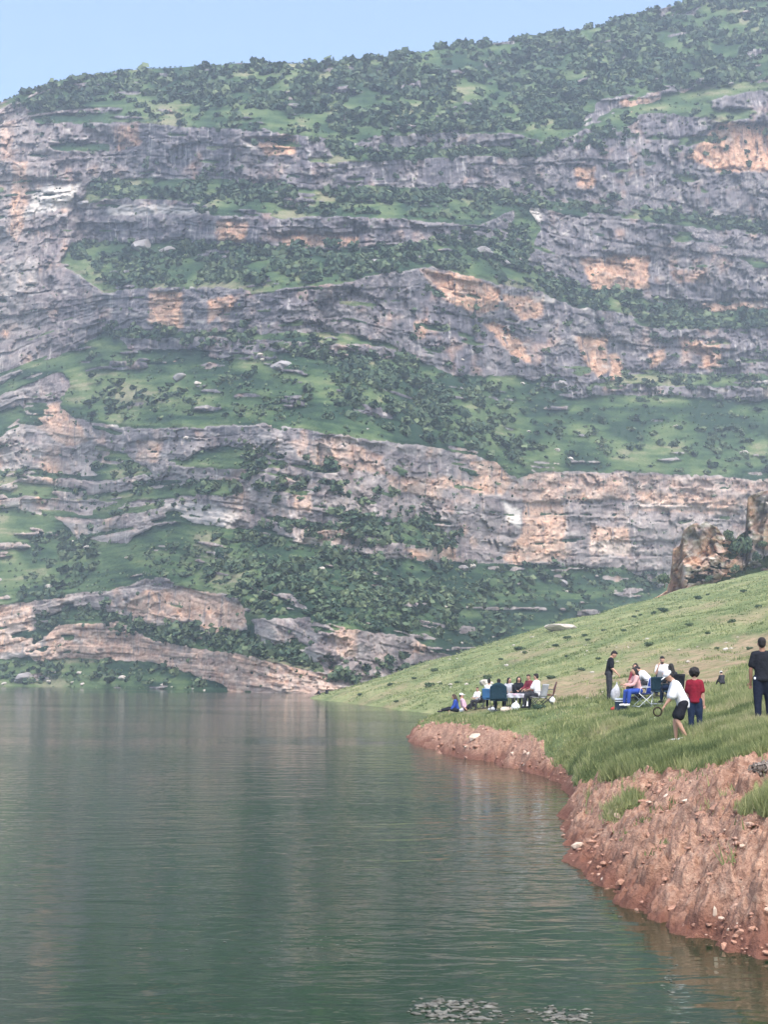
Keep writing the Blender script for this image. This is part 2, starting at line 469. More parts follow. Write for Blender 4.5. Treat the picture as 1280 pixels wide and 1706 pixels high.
for dep, p in CAVES:
    m = inpoly(wx, wy, p).astype(float)
    ys = [q[1] for q in p]
    rel = rel - blur(m * dep * np.clip(1 - 0.8 * (wy - min(ys)) / (max(ys) - min(ys)), 0.15, 1), 1.0, 0.8)
rel = rel * (Y0 / 520.0) * smooth(0.0, 0.012, rr)[None, :]
Y = Y0 - rel
MX, MY, MZ = XS * Y, Y, CAMH + TS * Y
orange = np.zeros(PX.shape); pale = np.zeros(PX.shape)
for wgt, p in ORANGE: orange = np.maximum(orange, wgt * inpoly(wx, wy, p))
for wgt, p in PALE: pale = np.maximum(pale, wgt * inpoly(wx, wy, p))
lowl = smooth(640, 900, PY) * 0.26 + smooth(200, 60, PX) * 0.22
spots = np.clip(fbm(PX / 22, PY / 26, 4, 121) * 2.2 - 0.55, 0, 0.8)
orange = np.maximum(orange, spots * (0.45 + 1.0 * lowl))
orange = blur(np.clip(orange * (0.95 + 0.7 * fbm(PX / 9, PY / 12, 3, 123)) + lowl * 0.5 + 0.03, 0, 1), 0.9, 0.9)
pale = np.maximum(pale, np.clip(fbm(PX / 16, S / 6, 4, 125) * 2.4 - 1.0, 0, 0.9))
pale = np.maximum(pale, np.clip((0.16 * smooth(640, 760, PY) + 0.16 * smooth(110, 30, PX)) * (1 + 1.6 * fbm(PX / 30, S / 9, 4, 126)), 0, 0.8))
pale = blur(np.clip(pale, 0, 1), 0.9, 0.9)
darkg = 0.28 * inpoly(wx, wy, [(420, 900), (620, 930), (850, 945), (1110, 980), (1000, 1100), (560, 1100), (400, 1000)]) + 0.16 * inpoly(wx, wy, [(560, 600), (760, 630), (1410, 650), (1410, 800), (860, 795), (640, 730)])
lush = blur(np.clip(0.5 - darkg + 0.9 * fbm(PX / 70, PY / 30, 4, 127) + 0.35 * fbm(PX / 60, S / 3, 3, 128), 0, 1), 0.6, 0.6)
nc = len(cols)
vv = np.stack([MX, MY, MZ], -1)
# the far side of the ridge: gently on, then down
back = []
for k, (dy, dz) in enumerate([(6, 0.6), (25, 1.0), (70, -12), (140, -60), (220, -330)]):
    b = vv[:, -1, :].copy(); sc = (b[:, 1] + dy) / b[:, 1]
    b[:, 0] *= sc; b[:, 1] += dy; b[:, 2] = np.maximum(b[:, 2] + dz * (1.0 if k < 4 else 1.0), -1.2)
    if k < 2: b[:, 2] = vv[:, -1, 2] - 0.2 - 0.4 * k + (vv[:, -1, 2] - CAMH) * (sc - 1) * 0.55
    back.append(b[:, None, :])
vv = np.concatenate([vv] + back, 1)
NRB = NR + len(back)
def ext(a): return np.concatenate([a, np.repeat(a[:, -1:], len(back), 1)], 1)
idx = np.arange(nc * NRB).reshape(nc, NRB)
quads = np.stack([idx[:-1, :-1], idx[1:, :-1], idx[1:, 1:], idx[:-1, 1:]], -1).reshape(-1, 4)
me = np_mesh('mountain', vv.reshape(-1, 3), quads, True)
rk = ext(rock); rk[:, NR:] *= 0.0
attr(me, 'rock', rk); attr(me, 'orange', ext(orange)); attr(me, 'pale', ext(pale)); attr(me, 'lush', ext(lush))
attr(me, 'wall', ext(wallness * (1 - laym)))

k = NT('mountain_rock_and_grass')
co = k.coord((1, 0.35, 1))
cs = k.coord((1.0, 0.25, 0.09))                     # vertical water stains on the walls
stain = k.noise(cs, 0.62, 5, 0.66)
patch = k.noise(co, 0.07, 6, 0.68)
grain = k.noise(co, 0.8, 5, 0.7)
grey = k.ramp(stain, [(0.32, (0.058, 0.057, 0.069)), (0.46, (0.110, 0.106, 0.122)), (0.58, (0.165, 0.157, 0.168)), (0.68, (0.44, 0.415, 0.39))])
grey2 = k.ramp(grain, [(0.30, (0.058, 0.056, 0.066)), (0.50, (0.132, 0.126, 0.136)), (0.72, (0.37, 0.345, 0.325))])
g = k.mix(k.attr('wall'), grey2, grey)
g = k.mix(k.ramp(patch, [(0.47, 0.0), (0.64, 0.55)]), g, (0.27, 0.250, 0.245))
org = k.ramp(grain, [(0.28, (0.27, 0.14, 0.09)), (0.48, (0.50, 0.295, 0.19)), (0.70, (0.66, 0.49, 0.345))])
of = k.math('MULTIPLY', k.attr('orange'), k.ramp(stain, [(0.34, 0.15), (0.43, 1.0)]))
rockc = k.mix(of, g, org)
rockc = k.mix(k.attr('pale'), rockc, (0.62, 0.57, 0.50))
gn = k.noise(k.coord((0.3, 0.3, 1.6)), 0.8, 5, 0.65); gn = k.mix(0.6, gn, k.noise(k.coord((1, 0.4, 1.5)), 1.4, 4, 0.75))
gf = k.math('ADD', k.math('MULTIPLY', k.attr('lush'), 0.5), k.math('MULTIPLY', gn, 0.62))
grs = k.ramp(gf, [(0.36, (0.020, 0.044, 0.026)), (0.52, (0.050, 0.090, 0.040)), (0.70, (0.108, 0.150, 0.064)), (0.84, (0.23, 0.215, 0.135))])
rf = k.math('ADD', k.attr('rock'), k.math('MULTIPLY', k.math('SUBTRACT', grain, 0.5), 0.7))
col = k.mix(k.ramp(rf, [(0.42, 0.0), (0.58, 1.0)]), grs, rockc)
k.bump(grain, 0.7, 0.6)
M_MOUNT = k.set(col, 0.95, 0.08)
mountain = tag(obj('mountain', me, M_MOUNT), kind='structure')

PXr, PYr = cols, None
def mount_at(px, py):
    """photo pixel -> point on the mountain surface"""
    i = int(np.clip(np.searchsorted(cols, px), 0, nc - 1))
    r = (py - base_py[i]) / (ridge[i] - base_py[i])
    j = int(np.clip(round(r * (NR - 1)), 0, NR - 1))
    return Vector((MX[i, j], MY[i, j], MZ[i, j])), rock[i, j]

# ================================================================== NEAR LAND
def wl(px, py):
    """photo pixel of a waterline point -> (x, y) on the lake"""
    a, t = px_dir(px, py)
    y = -CAMH / t
    return (a * y, y)
LAND = [(60, 6), (14, 12.6), (7.0, 14.9)] + [wl(*p) for p in [(1282, 1602), (1200, 1588), (1100, 1560), (1050, 1527), (1000, 1490), (965, 1450), (943, 1412), (942, 1385),
        (950, 1350), (962, 1325), (940, 1306), (900, 1293), (850, 1281), (800, 1268), (750, 1258), (700, 1246), (682, 1232), (682, 1220)]] + \
       [(2.0, 92), (5.0, 101), (8.5, 107), (7.0, 113)] + [wl(*p) for p in [(722, 1190), (660, 1182), (600, 1174), (550, 1168), (512, 1163)]] + \
       [(-9.5, 214), (-2, 226), (20, 300), (60, 380), (160, 480), (700, 480), (700, 6)]
LA = np.array(LAND)
def shore_sd(x, y):
    """signed distance to the shoreline, + on land"""
    best = np.full(x.shape, 1e9)
    n = len(LA)
    for i in range(n):
        a, b = LA[i], LA[(i + 1) % n]
        d = b - a
        t = np.clip(((x - a[0]) * d[0] + (y - a[1]) * d[1]) / (d @ d), 0, 1)
        best = np.minimum(best, np.hypot(x - a[0] - t * d[0], y - a[1] - t * d[1]))
    return np.where(inpoly(x, y, LAND), best, -best)
def gz(x, y):
    """ground height of the near land"""
    x = np.atleast_1d(np.asarray(x, float)); y = np.atleast_1d(np.asarray(y, float))
    s = shore_sd(x, y)
    s = s + (0.25 * fbm(x / 1.3, y / 1.3, 3, 201) + 0.5 * fbm(x / 5, y / 5, 2, 202)) * smooth(400, 60, y)
    H = np.interp(y, [14, 22, 32, 45, 60, 80, 105, 125], [1.45, 1.4, 1.3, 1.25, 0.95, 0.75, 0.45, 0.25])
    Wd = np.interp(y, [14, 22, 32, 60, 125], [1.35, 1.15, 0.9, 1.0, 1.0])
    sp = np.maximum(s, 0)
    near = H * (1 - np.exp(-(sp / Wd) ** 1.25)) + 0.205 * sp
    a = (x - 3.7) * 0.987 + (y - 120) * 0.159
    hill = 0.27 * np.minimum(np.maximum(a, 0), 30 + 0.9 * np.maximum(a - 30, 0)) * smooth(0, 3, sp + 0.5) + 0.2 * smooth(0, 1, sp)
    wt = smooth(88, 128, y)
    z = near * (1 - wt) + hill * wt
    yc = 211 + 0.6 * x
    z = z - 0.34 * np.maximum(0, y - yc) * smooth(0, 18, y - yc)
    lump = 0.10 * fbm(x / 2.2, y / 2.2, 3, 203) + 0.45 * fbm(x / 14, y / 14, 3, 204) * smooth(20, 110, y)
    terrl = 0.30 * fbm(x / 20, (x * 0.27 + y * 0.05) / 1.1, 3, 205) * smooth(90, 130, y)
    z = z + (lump + terrl) * smooth(0.2, 3.5, sp)
    return np.where(s > 0, z, np.maximum(0.7 * s, -2.0))
SOIL = [(600, 1226), (684, 1214), (720, 1205), (770, 1207), (850, 1217), (905, 1238), (915, 1262), (948, 1285), (960, 1308), (1000, 1305), (1050, 1294), (1100, 1288),
        (1150, 1282), (1180, 1276), (1230, 1270), (1290, 1262), (1420, 1262), (1800, 1250), (1800, 2600), (500, 2600), (500, 1240)]
DIRT = [(905, 1140), (980, 1122), (1060, 1102), (1150, 1082), (1230, 1066), (1300, 1052), (1700, 990), (1700, 1040), (1300, 1095), (1240, 1105), (1210, 1140),
        (1150, 1150), (1060, 1162), (1000, 1165), (930, 1172), (890, 1165)]
TUFTS = [[(1012, 1345), (1060, 1325), (1075, 1335), (1020, 1372)], [(1235, 1340), (1262, 1318), (1400, 1300), (1400, 1345), (1250, 1358)]]
def soil_mask(x, y, z):
    px, py = project(x, y, z)
    n = fbm(x / 0.9, y / 1.6, 4, 211)
    m = inpoly(px + 14 * n, py + 12 * fbm(x / 0.7, y / 1.2, 4, 212), SOIL)
    for t in TUFTS: m &= ~inpoly(px + 6 * n, py + 6 * n, t)
    m = m & (y < 105)
    return m.astype(float)
def dirt_mask(x, y, z):
    px, py = project(x, y, z)
    n = fbm(px / 40, py / 9, 4, 213)
    bare = np.clip(fbm(x / 5.0, y / 9.0, 4, 216) * 2.6 - 0.55, 0, 0.8) * smooth(38, 60, y) * smooth(235, 150, y)
    return np.maximum(bare, inpoly(px + 20 * n, py + 10 * n, DIRT).astype(float) * np.clip(0.95 + 0.9 * fbm(px / 60, py / 6, 3, 214), 0, 1))
gpx = np.concatenate([np.arange(430, 1300, 2.6), np.arange(1300, 1760, 12.0)])
gd = [11.0]
while gd[-1] < 400: gd.append(gd[-1] * (1.004 if gd[-1] < 14.5 else 1.0017 if gd[-1] < 33 else 1.005 if gd[-1] < 110 else 1.008))
gd = np.array(gd)
GU = (gpx - CX) / F
GXX = GU[:, None] * gd[None, :]; GYY = np.repeat(gd[None, :], len(gpx), 0)
GZZ = gz(GXX.ravel(), GYY.ravel()).reshape(GXX.shape)
GS = shore_sd(GXX.ravel(), GYY.ravel()).reshape(GXX.shape)
SOILM = soil_mask(GXX, GYY, GZZ); SOILM = blur(SOILM, 0.8, 0.8)
DIRTM = blur(dirt_mask(GXX, GYY, GZZ), 0.8, 0.8)
# crumbled red bank: clods, runnels and ledges
c1, c2, cid = worley(GXX / 0.34, GYY / 0.42, 221)
d1, d2, did = worley(GXX / 0.13 + 3, GYY / 0.16, 223)
clod = (cid - 0.4) * 0.30 * np.clip((c2 - c1) / 0.25, 0, 1) + (did - 0.4) * 0.11 * np.clip((d2 - d1) / 0.3, 0, 1)
run = 0.10 * fbm((GXX + 0.35 * GYY) / 0.30, (GYY - 0.3 * GXX) / 1.4, 4, 225)
GZZ = GZZ + SOILM * ((clod * 0.85 + 0.9 * run) * np.clip(0.9 + 1.3 * fbm(GXX / 1.6, GYY / 1.8, 3, 233), 0.25, 1.8) + 0.06 * fbm((GXX + 0.5 * GYY) / 0.22, (GYY - 0.4 * GXX) / 2.2, 3, 235) + 0.07 * fbm(GXX / 0.07, GYY / 0.09, 3, 227)) * smooth(-0.1, 0.25, GS)
GZZ = GZZ + (1 - SOILM) * smooth(0.1, 1, GS) * 0.05 * fbm(GXX / 0.5, GYY / 0.7, 3, 229)
gi = np.arange(GXX.size).reshape(GXX.shape)
q = np.stack([gi[:-1, :-1], gi[1:, :-1], gi[1:, 1:], gi[:-1, 1:]], -1).reshape(-1, 4)
keep = (GS.ravel()[q] > -1.2).any(1)
q = q[keep]
used = np.unique(q); remap = np.full(GXX.size, -1); remap[used] = np.arange(len(used))
vg = np.stack([GXX, GYY, GZZ], -1).reshape(-1, 3)[used]
me = np_mesh('ground', vg, remap[q], True)
attr(me, 'soil', SOILM.ravel()[used]); attr(me, 'dirt', DIRTM.ravel()[used])
attr(me, 'wet', (smooth(0.50, 0.05, GZZ + 0.25 * fbm(GXX / 0.6, GYY / 0.8, 3, 231))).ravel()[used])
k = NT('shore_soil_and_grass')
co = k.coord()
n1 = k.noise(co, 1.3, 6, 0.68); n2 = k.noise(co, 9.0, 5, 0.7); n3 = k.noise(co, 0.16, 5, 0.62)
hl = k.noise(k.coord((0.22, 0.22, 2.2)), 1.0, 5, 0.65)
soil = k.ramp(n2, [(0.30, (0.15, 0.075, 0.052)), (0.46, (0.34, 0.200, 0.138)), (0.58, (0.46, 0.295, 0.208)), (0.74, (0.58, 0.43, 0.32))])
soil = k.mix(k.ramp(n1, [(0.4, 0.0), (0.7, 0.5)]), soil, (0.40, 0.265, 0.205))
soil = k.mix(k.ramp(k.noise(k.coord((3.0, 0.55, 0.9), rot=(0, 0, 0.5)), 1.0, 4, 0.65), [(0.42, 0.32), (0.56, 0.0)]), soil, (0.17, 0.088, 0.060))
soil = k.mix(k.attr('wet'), soil, k.mix(n2, (0.09, 0.038, 0.027), (0.28, 0.14, 0.10)))
gsum = k.math('ADD', k.math('MULTIPLY', n3, 0.55), k.math('MULTIPLY', k.mix(0.5, hl, n1), 0.5))
grass = k.ramp(gsum, [(0.38, (0.075, 0.115, 0.046)), (0.50, (0.165, 0.205, 0.085)), (0.60, (0.27, 0.285, 0.135)), (0.70, (0.36, 0.32, 0.19))])
dirt = k.ramp(n1, [(0.3, (0.16, 0.145, 0.075)), (0.52, (0.30, 0.235, 0.145)), (0.75, (0.42, 0.31, 0.22))])
df = k.math('MULTIPLY', k.attr('dirt'), k.ramp(k.noise(k.coord((0.5, 0.5, 3.0)), 0.9, 5, 0.7), [(0.34, 0.3), (0.52, 1.0)]))
c = k.mix(df, grass, dirt)
sf = k.ramp(k.math('ADD', k.attr('soil'), k.math('MULTIPLY', k.math('SUBTRACT', n2, 0.5), 0.8)), [(0.4, 0.0), (0.6, 1.0)])
c = k.mix(sf, c, soil)
k.bump(n2, 1.0, 0.10)
ground = tag(obj('ground', me, k.set(c, 0.95, 0.1)), kind='structure')

def hit(px, py, ymin=14.0, ymax=330.0):
    """first point of the near land along a photo pixel's sight line"""
    a, t = px_dir(px, py)
    ys = np.exp(np.linspace(math.log(ymin), math.log(ymax), 1500))
    h = gz(a * ys, ys) - (CAMH + t * ys)
    i = int(np.argmax(h > 0))
    if h[i] <= 0: i = len(ys) - 1
    y = ys[i]
    return Vector((a * y, y, float(gz(a * y, y)[0])))
def on_ground(x, y):
    return Vector((x, y, float(gz(x, y)[0])))

# ================================================================== LAKE
wxs = np.array([-640, -200, -60, 0, 60, 200, 640.0]); wys = np.array([-30, 0, 40, 120, 300, 640.0])
W = np.stack(np.meshgrid(wxs, wys, indexing='ij') + [np.zeros((7, 6))], -1)
wi = np.arange(42).reshape(7, 6)
me = np_mesh('lake_water', W.reshape(-1, 3), np.stack([wi[:-1, :-1], wi[1:, :-1], wi[1:, 1:], wi[:-1, 1:]], -1).reshape(-1, 4))
k = NT('lake_water')
r1 = k.noise(k.coord((0.8, 1.5, 1)), 0.9, 2, 0.5, 0.6)
r2 = k.noise(k.coord((1.2, 2.2, 1), rot=(0, 0, 0.2)), 2.0, 2, 0.5, 0.5)
r3 = k.noise(k.coord((0.05, 0.12, 1)), 1.0, 3, 0.5)
band = k.ramp(k.noise(k.coord((0.004, 0.03, 1)), 1.0, 3, 0.5), [(0.38, 0.35), (0.62, 1.5)])
hgt = k.math('ADD', k.math('MULTIPLY', r1, 0.034), k.math('MULTIPLY', r2, 0.011))
sx = k.n('ShaderNodeSeparateXYZ'); k.link(k.coord(), sx.inputs[0])
dist = k.math('ADD', k.math('MULTIPLY', k.math('ADD', sx.outputs[0], 41.0), 0.819), k.math('MULTIPLY', k.math('SUBTRACT', sx.outputs[1], 166.0), 0.574))   # metres from the wind line on the lake
breeze = k.ramp(k.math('ADD', k.math('MULTIPLY', dist, 0.01), 0.5), [(0.0, 1.0), (0.47, 1.0), (0.485, 2.4), (0.51, 2.4), (0.53, 1.6), (0.8, 1.5)])
hgt = k.math('MULTIPLY', hgt, breeze)
hgt = k.math('MULTIPLY', hgt, k.math('MULTIPLY', band, k.ramp(r3, [(0.3, 0.55), (0.7, 1.1)])))
k.bump(hgt, 1.0, 1.0)
murk = k.ramp(k.noise(k.coord((0.05, 0.05, 1)), 1.0, 3), [(0.3, (0.006, 0.022, 0.009)), (0.7, (0.010, 0.031, 0.013))])
m = k.set(murk, 0.05, 0.5)
k.p.inputs['IOR'].default_value = 1.33
lake = tag(obj('lake_water', me, m), kind='structure')

# ================================================================== HAZE (real air between here and the mountain)
bm = bmesh.new()
bmesh.ops.create_cube(bm, size=1.0)
for v in bm.verts:
    v.co = Vector((v.co.x * 1500, 500 + v.co.y * 1110, 210 + v.co.z * 430))
me = bpy.data.meshes.new('haze'); bm.to_mesh(me); bm.free()
hm = bpy.data.materials.new('haze_air'); hm.use_nodes = True
ht = hm.node_tree; ht.nodes.clear()
ho = ht.nodes.new('ShaderNodeOutputMaterial'); pv = ht.nodes.new('ShaderNodeVolumePrincipled')
pv.inputs['Color'].default_value = (0.74, 0.86, 1.0, 1)
pv.inputs['Density'].default_value = 0.00037
pv.inputs['Anisotropy'].default_value = 0.1
ht.links.new(pv.outputs[0], ho.inputs['Volume'])
haze = tag(obj('haze', me, hm), kind='stuff')

# ================================================================== FOLIAGE
k = NT('shrub_leaves')
oi = k.n('ShaderNodeObjectInfo')
lv = k.ramp(k.math('ADD', k.math('MULTIPLY', k.attr('leaf'), 0.65), k.math('MULTIPLY', oi.outputs['Random'], 0.35)),
            [(0.1, (0.024, 0.048, 0.038)), (0.5, (0.064, 0.103, 0.062)), (0.95, (0.15, 0.19, 0.098))])
M_LEAF = k.set(lv, 0.9, 0.1)
M_BARK = simple('shrub_bark', (0.10, 0.075, 0.055), 0.95, 0.3, 6)
def crown_arrays(seed, n=150, leaf=0.24, flat=0.72, lobes=6):
    """unit crown standing on z=0: tilted leaf clumps spread over and through uneven lobes"""
    g = np.random.default_rng(seed)
    lc = [np.array([0, 0, 0.95 * flat])]; lr = [0.72]
    for i in range(lobes):
        a = g.uniform(0, 6.283); r = g.uniform(0.35, 0.62)
        lc.append(np.array([math.cos(a) * r, math.sin(a) * r, flat * g.uniform(0.45, 1.25)])); lr.append(g.uniform(0.32, 0.55))
    lc, lr = np.array(lc), np.array(lr)
    w_ = lr ** 2; w_ = w_ / w_.sum()
    li = g.choice(len(lr), n, p=w_)
    d = g.normal(size=(n, 3)); d[:, 2] += 0.25
    d /= np.linalg.norm(d, axis=1, keepdims=True)
    rr_ = lr[li] * g.uniform(0.55, 1.06, n)
    c = lc[li] + d * rr_[:, None] * np.array([1, 1, flat])
    nrm = d + g.normal(size=(n, 3)) * 0.45
    nrm /= np.linalg.norm(nrm, axis=1, keepdims=True)
    t = np.cross(nrm, g.normal(size=(n, 3))); t /= np.linalg.norm(t, axis=1, keepdims=True)
    b = np.cross(nrm, t)
    s = leaf * g.uniform(0.6, 1.35, n)[:, None]
    P = np.stack([c + t * s, c + b * s * 0.7 - nrm * s * 0.15, c - t * s, c - b * s * 0.7 + nrm * s * 0.1], 1)
    P[:, :, 2] = np.maximum(P[:, :, 2], 0.02)
    col_ = np.repeat(np.clip(0.5 + 0.22 * g.normal(size=n), 0, 1)[:, None], 4, 1)
    return P.reshape(-1, 3), np.arange(4 * n).reshape(n, 4), col_.ravel()
def crown_mesh(name, seed, **kw):
    v, f, c = crown_arrays(seed, **kw)
    me = np_mesh(name, v, f); attr(me, 'leaf', c); me.materials.append(M_LEAF)
    return me
CROWNS = [crown_mesh('crown', 300 + i, n=170) for i in range(10)]
CROWN_LOW = [crown_arrays(340 + i, n=32, leaf=0.43, lobes=5) for i in range(10)]
NEAR_CROWNS = [crown_mesh('foliage', 380 + i, n=420, leaf=0.13, flat=0.6, lobes=7) for i in range(6)]
def trunk_mesh(name, seed, h=0.8, r=0.07):
    g = random.Random(seed)
    bm = bmesh.new()
    def limb(a, b, r0, r1):
        d = (b - a).normalized(); u = d.orthogonal().normalized(); w_ = d.cross(u)
        R0 = [bm.verts.new(a + (u * math.cos(t) + w_ * math.sin(t)) * r0) for t in [i * 6.2832 / 6 for i in range(6)]]
        R1 = [bm.verts.new(b + (u * math.cos(t) + w_ * math.sin(t)) * r1) for t in [i * 6.2832 / 6 for i in range(6)]]
        for i in range(6): bm.faces.new((R0[i], R0[(i + 1) % 6], R1[(i + 1) % 6], R1[i]))
        bm.faces.new(R1)
    top = Vector((g.uniform(-.08, .08), g.uniform(-.08, .08), h * 0.5))
    limb(Vector((0, 0, -0.1)), top, r, r * 0.75)
    for i in range(3):
        a = g.uniform(0, 6.28)
        limb(top, top + Vector((math.cos(a) * 0.35, math.sin(a) * 0.35, h * g.uniform(0.35, 0.6))), r * 0.6, r * 0.25)
    me = bpy.data.meshes.new(name); bm.to_mesh(me); bm.free(); me.materials.append(M_BARK)
    return me
TRUNKS = [trunk_mesh('trunk', i) for i in range(4)]

SHRUBS = [  # (outline in the photo, how many, radius range in metres, zone)
    ([(0, 178), (60, 150), (120, 132), (330, 112), (540, 108), (760, 82), (1000, 48), (1150, 5), (1290, -38), (1290, 130), (1000, 165), (960, 215), (560, 225), (520, 190), (300, 175), (60, 190)], 1080, (1.2, 2.7), 0),
    ([(60, 150), (540, 104), (1150, 2), (1290, -40), (1290, -20), (1150, 14), (540, 112), (60, 158)], 130, (0.9, 2.2), 0),
    ([(300, 178), (520, 190), (540, 225), (300, 205), (100, 195)], 22, (0.9, 1.8), 0),
    ([(540, 235), (620, 255), (900, 245), (1000, 220), (1060, 240), (900, 262), (640, 270), (550, 262)], 75, (1.2, 2.6), 1),
    ([(150, 300), (260, 298), (520, 318), (880, 322), (880, 345), (600, 338), (300, 335), (160, 335)], 165, (1.1, 2.4), 1),
    ([(300, 335), (880, 345), (860, 372), (640, 360), (340, 356)], 40, (1.0, 2.0), 1),
    ([(880, 318), (1000, 330), (1130, 345), (1290, 370), (1290, 392), (1100, 370), (950, 352), (880, 345)], 105, (1.0, 2.2), 1),
    ([(1000, 200), (1290, 140), (1290, 300), (1000, 320)], 40, (0.9, 2.0), 1),
    ([(110, 395), (340, 408), (620, 415), (700, 405), (720, 440), (560, 470), (250, 478), (180, 480), (120, 425)], 235, (1.1, 2.4), 1),
    ([(700, 395), (870, 380), (900, 450), (980, 482), (960, 508), (860, 478), (720, 445)], 130, (1.1, 2.3), 1),
    ([(950, 478), (1060, 492), (1180, 522), (1290, 518), (1290, 546), (1110, 550), (1060, 530), (950, 508)], 135, (1.0, 2.2), 1),
    ([(170, 535), (440, 548), (700, 600), (700, 625), (440, 585), (180, 570)], 85, (1.0, 2.0), 1),
    ([(60, 200), (900, 225), (900, 320), (60, 300)], 55, (0.8, 1.9), 1),
    ([(640, 460), (1290, 550), (1290, 640), (640, 620)], 60, (0.8, 1.8), 1),
    ([(120, 590), (600, 600), (600, 705), (430, 700), (120, 700)], 75, (0.8, 1.7), 2),
    ([(160, 640), (330, 650), (330, 690), (180, 690)], 40, (0.9, 1.8), 2),
    ([(560, 610), (760, 628), (900, 650), (880, 790), (800, 760), (640, 720), (560, 650)], 230, (0.8, 1.9), 2),
    ([(880, 650), (1290, 660), (1290, 795), (880, 785)], 110, (0.8, 1.7), 2),
    ([(900, 632), (1290, 625), (1290, 650), (900, 655)], 60, (0.9, 1.8), 2),
    ([(400, 740), (560, 770), (700, 840), (780, 900), (700, 935), (560, 905), (430, 880), (400, 800)], 190, (0.7, 1.6), 3),
    ([(0, 730), (250, 770), (400, 800), (380, 850), (130, 870), (0, 860)], 80, (0.7, 1.5), 3),
    ([(60, 890), (150, 880), (190, 905), (150, 960), (110, 1000), (30, 1000)], 85, (0.8, 1.7), 3),
    ([(370, 880), (600, 925), (830, 940), (860, 1000), (780, 1080), (700, 1060), (560, 1045), (410, 1020), (330, 965)], 380, (0.6, 1.4), 3),
    ([(200, 930), (370, 880), (340, 960), (250, 965)], 50, (0.5, 1.1), 3),
    ([(830, 935), (1060, 945), (1110, 975), (1000, 1020), (860, 1060), (780, 1080)], 120, (0.6, 1.4), 3),
    ([(170, 1028), (260, 1040), (410, 1058), (560, 1098), (560, 1120), (420, 1092), (330, 1082), (250, 1068), (170, 1055)], 190, (0.7, 1.5), 3),
    ([(60, 1010), (180, 1005), (190, 1035), (100, 1035), (60, 1080)], 45, (0.7, 1.4), 3),
    ([(0, 1105), (120, 1100), (250, 1105), (370, 1142), (0, 1140)], 75, (0.6, 1.3), 3),
    ([(540, 1100), (740, 1095), (760, 1120), (560, 1145)], 35, (0.5, 1.1), 3),
]
ZONE = ['high slope below the skyline', 'very crest of the ridge', 'open grass strip above the topmost cliff', 'green ledge splitting the topmost cliff', 'green shelf at the foot of the topmost cliff', 'open grass above the second cliff band', 'slanting green ledge between the two right hand walls', 'broken rocks of the upper right shoulder', 'broad shelf below the second cliff band', 'gully between the second and third cliffs', 'steep green ramp below the big grey wall', 'foot of the third cliff with orange faces', 'face of the topmost cliff', 'face of the big middle cliff', 'wide grassy terrace across the mountain', 'dark hollow in the grassy terrace', 'dark thicket falling across the grassy terrace', 'right half of the grassy terrace', 'low ledge above the grassy terrace', 'broken rock face below the terrace', 'stepped ledges above the lake', 'gully beside the lower green spur', 'lower green slope above the lake cliffs', 'rounded green spur above the orange face', 'steep slope behind the green hill', 'green strip between the two lakeside cliffs', 'notch beside the layered lakeside rock', 'green foreshore at the foot of the mountain', 'foot of the grey lakeside wall']
spots = []
for zone, (poly, n, (r0, r1), _) in enumerate(SHRUBS):
    xs = [p[0] for p in poly]; ys = [p[1] for p in poly]
    got = tries = 0
    n = int(n * (1.75 if zone < 14 else 1.35))
    seedx = RNG.uniform(0, 100)
    while got < n and tries < 60:
        tries += 1
        qx = RNG.uniform(min(xs), max(xs), 400); qy = RNG.uniform(min(ys), max(ys), 400)
        dens = 0.55 + 0.9 * fbm(qx / 55 + seedx, qy / 22, 3, 401)
        ok = inpoly(qx, qy, poly) & (RNG.uniform(0, 1, 400) < dens)
        for x_, y_ in zip(qx[ok], qy[ok]):
            p, rk_ = mount_at(x_, y_)
            if rk_ > 0.6 and RNG.uniform() < 0.72: continue
            if got >= n: break
            r = 1.18 * (r0 + (r1 - r0) * 1.45 * RNG.uniform() ** 2.4)
            spots.append((p, r, zone, r / p.y)); got += 1
spots.sort(key=lambda s_: -s_[3])
bv, bf, bc = [], [], []
off = 0
for i, (p, r, zone, _) in enumerate(spots):
    rz = RNG.uniform(0, 6.28); sx, sz = RNG.uniform(0.85, 1.25), RNG.uniform(0.75, 1.15)
    if i < 300:
        root = empty('shrub', p - Vector((0, 0, 0.25 * r)), rz)
        tag(root, 'dark green shrub on the ' + ZONE[zone], 'shrub', 'shrubs on the ' + ZONE[zone])
        cr = obj('crown', CROWNS[i % 10], None, root); cr.scale = (r * sx, r * sx, r * sz)
        tr = obj('trunk', TRUNKS[i % 4], None, root); tr.scale = (r, r, r)
    else:
        v, f, c = CROWN_LOW[i % 10]
        cz, sn = math.cos(rz), math.sin(rz)
        q_ = np.stack([(v[:, 0] * cz - v[:, 1] * sn) * r * sx + p.x, (v[:, 0] * sn + v[:, 1] * cz) * r * sx + p.y, v[:, 2] * r * sz + p.z - 0.25 * r], -1)
        bv.append(q_); bf.append(f + off); bc.append(np.clip(c + RNG.uniform(-0.3, 0.5), 0, 1.4)); off += len(v)
TINY = [crown_arrays(360 + i, n=9, leaf=0.55, lobes=2) for i in range(8)]
tx, ty = RNG.uniform(-15, 1295, 16000), RNG.uniform(20, 1150, 16000)
dn = fbm(tx / 60, ty / 20, 4, 411)
for i, (x_, y_) in enumerate(zip(tx, ty)):
    if dn[i] < -0.05: continue
    p, rk_ = mount_at(x_, y_)
    if rk_ > 0.5 and i % 4: continue
    r = RNG.uniform(.28, .75)
    v, f, c = TINY[i % 8]
    bv.append(v * r + np.array([p.x, p.y, p.z - .15 * r])); bf.append(f + off); bc.append(np.clip(c + RNG.uniform(-0.2, 0.45), 0, 1)); off += len(v)
